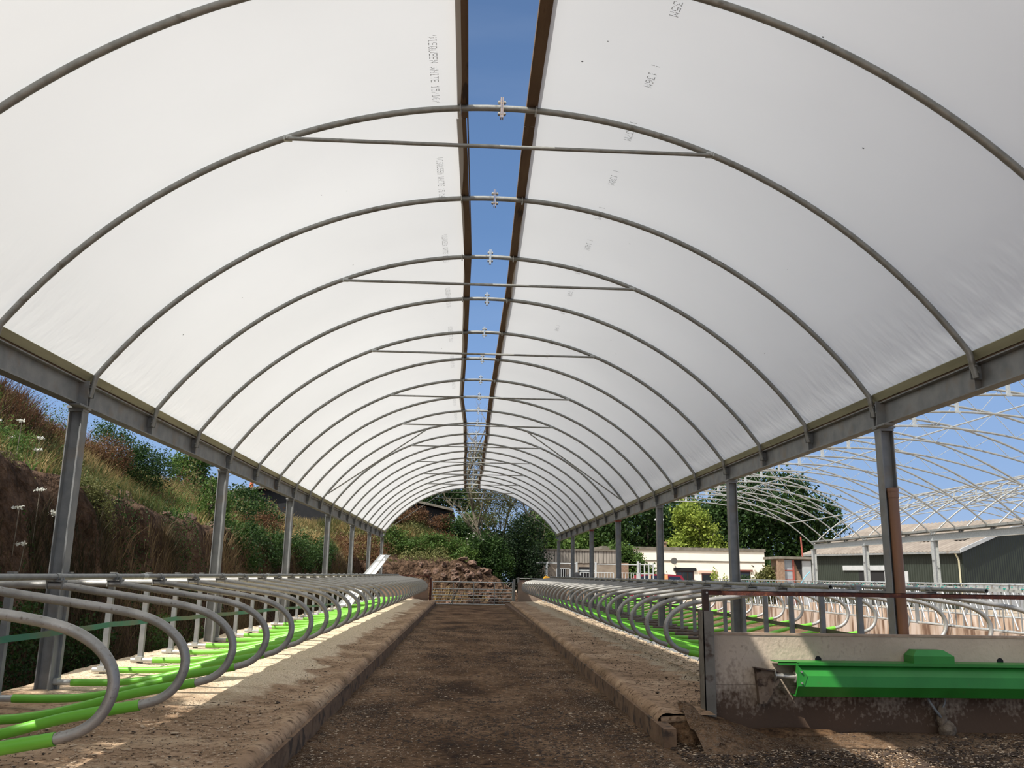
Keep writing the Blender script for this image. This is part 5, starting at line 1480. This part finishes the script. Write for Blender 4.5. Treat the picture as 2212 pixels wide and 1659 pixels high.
def stripz(x, y): return .325 + .05 * fbm(x * 6, y * 3.2, 14, 4)
for nm, n_, rad, mt, lab, sd in (('wood_chips', 18000, .009, 'chip', 'pale shavings heaped in the sawdust strip of the right cubicle bed', 421), ('dung_clods', 1200, .008, 'clod', 'dark crumbs lying in the sawdust strip of the right cubicle bed', 422)):
    o = scatter(nm, n_, (2.80, 3.40), (9.7, 40), stripz, rad, M[mt], lab, sd, .45)
    me = o.data; co = np.empty(len(me.vertices) * 3, np.float32); me.vertices.foreach_get('co', co); co = co.reshape(-1, 3)
    co[:, 0] += 0.0115 * (co[:, 1] - 10.7); me.vertices.foreach_set('co', co.ravel()); me.update()

# ================================================================== buildings
# white house with flat parapet
r = empty('white_house', (10.0, 66, 0), 0, 'long low cream-white rendered house with flat parapet beyond the yard', 'house')
ang = 0
HW, HH = 12.3, 3.74
MB().box2((0, 0, 0), (HW, 7, HH - .16)).build('wall', M['render'], r)
MB().box2((-.08, -.10, HH - .16), (HW + .08, 7.1, HH + .06)).build('coping', M['coping'], r)
MB().box2((0, -.05, HH - .98), (HW, .0, HH - .90)).build('drip_band', M['coping'], r)
def window(x, z0, w, h, nm='window', lintel=None):
    q = MB(); q.box2((x, -.03, z0), (x + w, .0, z0 + h)); f = q.build(nm, M['brown_paint'], r)
    n = 3 if w > 1.2 else 1
    for k in range(n):
        a = x + .08 + k * (w - .08) / n; b_ = x + (k + 1) * (w - .08) / n
        MB().box2((a, -.04, z0 + .1), (b_, -.03, z0 + h - .1)).build('pane', M['glass'], f)
    if lintel: MB().box2((x - .18, -.12, z0 + h), (x + w + .18, .0, z0 + h + lintel)).build('lintel', M['black_board'] if w > 1.2 else M['red_oxide'], r)
window(5.50, .8, 1.35, 1.28, lintel=.22)
window(7.45, .1, .95, 1.80, 'door'); MB().box2((7.2, -.05, 1.92), (8.65, 0, 2.12)).build('door_surround', pm('pink_plaster', (.62, .42, .33), None), r)
window(10.35, 1.2, .8, .9, lintel=.12)
d = MB(); d.tube([(5.30, -.38, 2.78), (5.30, -.30, 2.80)], [.25, .19], 18).cyl((5.3, -.3, 2.78), (5.45, -.02, 2.45), .02, 6).cyl((5.42, -.5, 2.5), (5.3, -.32, 2.66), .012, 5)
d.build('satellite_dish', M['dish'], r)
MB().tube(spline([(5.45, -.02, 2.4), (5.5, -.02, 1.9), (5.9, -.02, 1.55)], 4), .02, 5).build('cable', M['dish'], r)
d = MB(); d.cyl((11.4, -.15, 2.45), (11.2, -.3, 2.55), .05, 6); d.build('wall_lamp', M['dish'], r)
c = MB().box2((4.75, 2.2, HH), (5.35, 2.8, HH + .55)).box2((4.68, 2.13, HH + .42), (5.42, 2.87, HH + .52)).build('chimney', M['brick'], r)
MB().tube([(5.05, 2.5, HH + .55), (5.05, 2.5, HH + .92)], [.14, .12], 12).build('chimney_pot', M['red_pot'], c)
# pole with a lamp behind the house
r = empty('lamp_pole', (16.3, 75.5, 0), 0, 'thin pole with a white lamp head behind the chimney of the white house', 'lamp')
MB().cyl((0, 0, 0), (0, 0, 6.4), .05, 8).build('pole', M['dark'], r); MB().box((.12, 0, 6.45), (.75, .3, .18)).build('lamp_head', M['white_sheet'], r)
# timber-clad barn
r = empty('timber_barn', (3.6, 58, 0), 0, 'grey timber-boarded yard barn with rendered base beyond the tunnel end', 'barn')
MB().box2((0, 0, 0), (6.1, 5, 2.45)).build('wall', pm('tan_blockwork', (0.21, 0.17, 0.13), (0.28, 0.24, 0.19), 2, .9), r)
boards = pm('weathered_vertical_boards', (0.22, 0.20, 0.17), (0.34, 0.31, 0.27), 3, .9, stretch=(3, 1, .2), lo=.4, hi=.6)
for k in range(34):
    MB().box((.09 + k * .18, -.03, 2.80 + .01 * (k % 3)), (.155, .04, .80)).build('board', boards, r)
MB().box2((0, 0, 2.45), (6.1, .05, 3.2)).build('backing', M['dark'], r)
MB().box2((-.1, -.12, 3.19), (6.2, 5.1, 3.30)).build('roof_edge', M['coping'], r)
for x0, x1, z0, z1 in ((2.2, 2.75, .9, 2.05), (3.55, 4.35, .9, 2.15)):
    MB().box2((x0, -.02, z0), (x1, 0, z1)).build('opening', M['dark'], r)
r = MB().box2((9.75, 57.4, 0), (10.35, 58.0, 2.45)).build('brick_pier', M['brick']); tag(r, 'brown brick pier at the right end of the timber barn', 'pier')
# white rails in the yard
def rails(x, y, w, z0, z1, nv, label, top=True):
    r = empty('yard_rail', (x, y, 0), 0, label, 'railing')
    MB().tube([(0, 0, z1), (w, 0, z1)], .022, 6).build('top_bar', M['white_paint'], r)
    MB().tube([(0, 0, z0), (w, 0, z0)], .022, 6).build('lower_bar', M['white_paint'], r)
    for k in range(nv):
        MB().box((w * k / max(1, nv - 1), 0, (z0 + z1) / 2), (.026, .03, z1 - z0)).build('upright', M['white_paint'], r)
    for k in (0, w):
        MB().box((k, .0, z1 / 2), (.06, .06, z1)).build('post', M['white_paint'], r)
rails(4.9, 50.0, .75, .9, 1.95, 7, 'short white barred hurdle left of the far tunnel columns')
rails(6.3, 50.5, 1.9, .8, 1.78, 12, 'white barred hurdle between the last right-hand tunnel columns')
rails(8.4, 50.5, 1.3, .8, 1.78, 9, 'white barred hurdle right of the last tunnel columns')
for k, (x, h, lab) in enumerate(((4.6, 2.35, 'white yard post left of the last tunnel column'), (6.4, 2.4, 'white yard post by the left dark opening of the barn'),
                                 (7.55, 2.4, 'white yard post by the right dark opening of the barn'), (10.1, 2.5, 'white yard post before the right end of the barn boards'))):
    r = MB().box((x, 53, h / 2), (.11, .08, h)).build('yard_post', M['white_paint']); tag(r, lab, 'post')
for k, (x0, x1, z, lab) in enumerate(((4.0, 6.4, 2.30, 'thin white rail across the left end of the yard'), (6.4, 7.5, 1.9, 'white rail across the left dark opening'), (7.6, 10.1, 2.28, 'long thin white rail across the right part of the yard'))):
    r = MB().tube([(x0, 53.1, z), (x1, 53.1, z)], .028, 6).build('yard_bar', M['white_paint']); tag(r, lab, 'rail')
r = empty('yard_gate', (10.25, 53.1, 0), 0, 'white barred gate standing beside the brick pier of the timber barn', 'gate')
for z in (1.3, 1.75, 2.3): MB().tube([(0, 0, z), (.8, 0, z)], .028, 6).build('gate_bar', M['white_paint'], r)
for x in (0, .27, .53, .8): MB().box((x, 0, 1.2 if x in (0, .8) else 1.8), (.07, .05, 2.4 if x in (0, .8) else 1.0)).build('upright', M['white_paint'], r)

# red car
def make_car():
    r = empty('car', (9.75, 54.5, 0), 0, 'dark red car with painted orange reflections parked beyond the right rail', 'car')
    side = [(0, .45), (.05, .95), (.30, 1.05), (.75, 1.68), (1.15, 1.76), (2.6, 1.76), (3.35, 1.70), (3.75, 1.15), (3.8, .5), (3.1, .38), (.7, .38)]
    MB().prism(side, 'y', 0, 1.7, smooth=False).build('body', M['car_red'], r)
    g1 = [(.42, 1.10), (.80, 1.60), (1.15, 1.66), (1.30, 1.66), (1.30, 1.10)]
    g2 = [(1.42, 1.10), (1.42, 1.66), (2.15, 1.66), (2.15, 1.10)]
    g3 = [(2.55, 1.08), (2.55, 1.64), (3.25, 1.62), (3.55, 1.15)]
    for gg in (g1, g2, g3): MB().prism(gg, 'y', -.012, .0).build('side_window', M['car_glass'], r)
    for a, b_ in (((1.30, 1.08), (1.44, 1.72)), ((2.15, 1.08), (2.50, 1.72))):
        MB().box2((a[0], -.02, a[1]), (b_[0], 0, b_[1])).build('painted_reflection', M['car_reflection'], r)
    for x in (.8, 3.0):
        for y in (.02, 1.68):
            w = MB().tube([(x, y - .08, .33), (x, y + .10, .33)], .33, 20).build('wheel', M['tyre'], r)
            MB().cyl((x, y - .09, .33), (x, y - .08, .33), .17, 12).build('hub', M['dish'], w)
make_car()
# yellow machine corner near the gate
r = empty('yellow_machine', (4.0, 49.0, 0), 0, 'small yellow and dark machine standing right of the far gate', 'machine')
MB().prism([(0, 0), (.5, 0), (.5, 1.32), (.38, 1.5), (.2, 1.55), (.04, 1.36)], 'y', 0, .6).build('hood', M['yellow'], r)
MB().box2((-1.3, .61, 1.12), (2.2, .75, 1.3)).box2((-1.2, .61, 0), (-1.0, .75, 1.2)).box2((2.0, .61, 0), (2.2, .75, 1.2)).build('dark_frame', M['rust_dark'], r)
r = lump('black_bale', (0, 0, 0), (.55, .5, .42), M['dark'], None, 12, 12); r.location = (6.0, 50.8, 1.35); r.data.name = 'black_bale'
tag(r, 'black lumpy sack heaped before the last right-hand columns', 'sack')
r = MB().box2((5.6, 50.4, 0), (6.5, 51.2, .98)).build('pallet_stack', M['brick']); tag(r, 'brown stack carrying the black sack beyond the last columns', 'stack')

# small brick outhouse
r = empty('outhouse', (19.75, 56, 0), 0, 'small brick outhouse with pale panes between the house and the green shed', 'outhouse')
MB().box2((0, 0, 0), (.42, .3, 2.85)).build('pier', M['brick'], r)
MB().box2((.42, .25, 0), (2.2, 2.5, 2.85)).build('wall', M['brick'], r)
MB().box2((-.08, -.1, 2.85), (2.3, 2.6, 3.0)).build('roof_slab', M['coping'], r)
f = MB().box2((.45, .17, 0), (1.0, .25, 2.8)).build('glazed_panel', M['pane_grey'], r)
for z in (.9, 1.5, 2.1): MB().box2((.45, .14, z), (1.0, .17, z + .06)).build('glazing_bar', M['red_pipe'], f)
MB().box2((.98, .12, 0), (1.10, .25, 2.8)).build('red_door_frame', M['red_pipe'], r)
MB().add([(1.12, .2, 2.8), (1.75, .2, 2.8), (1.75, .2, 1.2)], [(0, 2, 1)]).build('dark_doorway', M['dark'], r)
MB().box2((1.62, .12, 0), (2.2, .2, 2.75)).build('grey_sheet', M['grey_cladding'], r)
r = MB().tube([(21.55, 56.6, 4.3), (21.62, 56.6, 2.75), (21.9, 56.4, 2.55), (21.95, 56.2, 1.2), (21.95, 56.2, 0)], .055, 8).build('downpipe', M['red_pipe']); tag(r, 'faded red downpipe with a kink between the outhouse and the green shed', 'pipe')
r = MB().tube(spline([(21.1, 55.9, 1.25), (21.4, 55.8, 1.75), (21.75, 55.9, 2.05)], 5), .03, 6).build('hose', M['blue_hose']); tag(r, 'pale blue hose curving against the grey sheet of the outhouse', 'hose')

# dark green shed with fibre-cement roof
SA = math.atan2(12.9, -4.3)
r = empty('green_shed', (29.6, 52, 0), SA, 'large dark green clad farm shed with grey fibre-cement roof', 'shed')
# local x runs along the long wall away from the camera, local y to the left of that; the shed body lies at -y
SL, SWID, EH, RG = 13.7, 12.8, 3.42, 5.62
MB().box2((0, -SWID, 0), (SL, 0, EH)).build('long_wall', M['shed_green'], r)
M['shed_gable'] = stripe_material('dark_green_gable_cladding', (0.014, 0.020, 0.013), (0.019, 0.026, 0.018), 'Y', 1.6)
MB().prism([(0, .9), (0, EH), (-SWID / 2, RG), (-SWID, EH), (-SWID, .9)], 'x', -.03, .02).build('gable_wall', M['shed_gable'], r)
MB().box2((-.05, -SWID, 0), (-.01, -.3, 1.55)).build('grey_plinth_sheet', M['grey_cladding'], r)
mb = MB()
t = .07
for sgn in (0, 1):
    y0, z0 = (.35, EH - .06) if sgn == 0 else (-SWID - .35, EH - .06)
    n = 90
    V = []
    for k in range(n + 1):
        x = -.25 + (SL + .5) * k / n; w = .035 * math.cos(k * math.pi)
        V += [(x, y0, z0 + .06 + w), (x, -SWID / 2, RG + .06 + w), (x, -SWID / 2, RG + w), (x, y0, z0 + w)]
    F = []
    for k in range(n):
        a = k * 4
        F += [(a, a + 1, a + 5, a + 4), (a + 2, a + 3, a + 7, a + 6), (a + 3, a, a + 4, a + 7)]
    F += [(0, 3, 2, 1), (n * 4, n * 4 + 1, n * 4 + 2, n * 4 + 3)]
    o = MB().add(V, F).build('roof_slope', M['shed_roof'], r)
    if sgn == 0:
        for k in range(5):
            x = 1.2 + k * 2.6
            def q(x, f): return (x, y0 + (-SWID / 2 - y0) * f, z0 + (RG - z0) * f + .12)
            MB().add([q(x, .3), q(x + .9, .3), q(x + .9, .55), q(x, .55)], [(0, 1, 2, 3)]).build('roof_light', pm('dull_roof_light', (.12, .10, .08), None) if k == 0 else bpy.data.materials['dull_roof_light'], o)
MB().add([(-.30, .35, EH - .12), (-.30, -SWID / 2, RG - .06), (-.30, -SWID / 2, RG + .14), (-.30, .35, EH + .10), (-.22, .35, EH - .12), (-.22, -SWID / 2, RG - .06), (-.22, -SWID / 2, RG + .14), (-.22, .35, EH + .10)],
         [(0, 1, 2, 3), (7, 6, 5, 4), (0, 4, 5, 1), (3, 2, 6, 7), (0, 3, 7, 4)]).build('barge_flashing', M['grey_cladding'], r)
MB().box2((-.25, .33, EH - .16), (SL + .2, .45, EH - .04)).build('gutter', M['steel'], r)
MB().tube([(.12, .38, EH - .1), (.12, .12, EH - .55), (.12, .12, .05)], .055, 10).build('downpipe', pm('cream_downpipe', (.50, .47, .33), None), r)
f = MB().box2((5.9, .0, 0), (8.6, .02, 2.25)).build('door_opening', M['dark'], r)
MB().box2((7.6, .02, 0), (7.9, .05, 2.2)).build('door_post', M['pane_grey'], f)
MB().box2((5.7, .02, 2.25), (10.0, .12, 2.58)).build('door_track', M['grey_cladding'], r)
MB().box2((4.2, .02, .1), (6.2, .07, 2.2)).build('sliding_door', M['grey_cladding'], r)

# black barn on the bank
r = empty('black_barn', (-16.6, 62, 3.2), 0, 'black-boarded barn with shallow gable roof on top of the bank', 'barn')
MB().prism([(0, 0), (0, 3.55), (6.2, 4.5), (15.2, 2.62), (15.2, 0)], 'y', 0, 10).build('boarded_wall', M['black_board'], r)
for a, b_ in (((-.4, 3.6), (6.2, 4.6)), ((6.2, 4.6), (15.4, 2.68))):
    MB().prism([a, b_, (b_[0], b_[1] + .16), (a[0], a[1] + .16)], 'y', -.5, 10.3).build('roof_slope', M['coping'], r)
r = empty('chimney_stack', (-16.8, 66, 3.2), 0, 'white-rendered chimney stack with clay pot left of the black barn', 'chimney')
MB().box2((0, 0, 0), (.75, .7, 4.3)).build('stack', M['render'], r); MB().box2((-.06, -.06, 4.2), (.81, .76, 4.36)).build('cap_course', M['brick'], r)
MB().tube([(.37, .35, 4.36), (.37, .35, 4.85)], [.16, .13], 10).build('chimney_pot', M['red_pot'], r)
o = MB().tube([(-16.0, 66, 7.75), (-4.0, 72, 7.3), (10, 80, 8.0)], .02, 4).build('overhead_cable', M['cable']); tag(o, 'thin overhead cable crossing the sky behind the far end', 'cable')
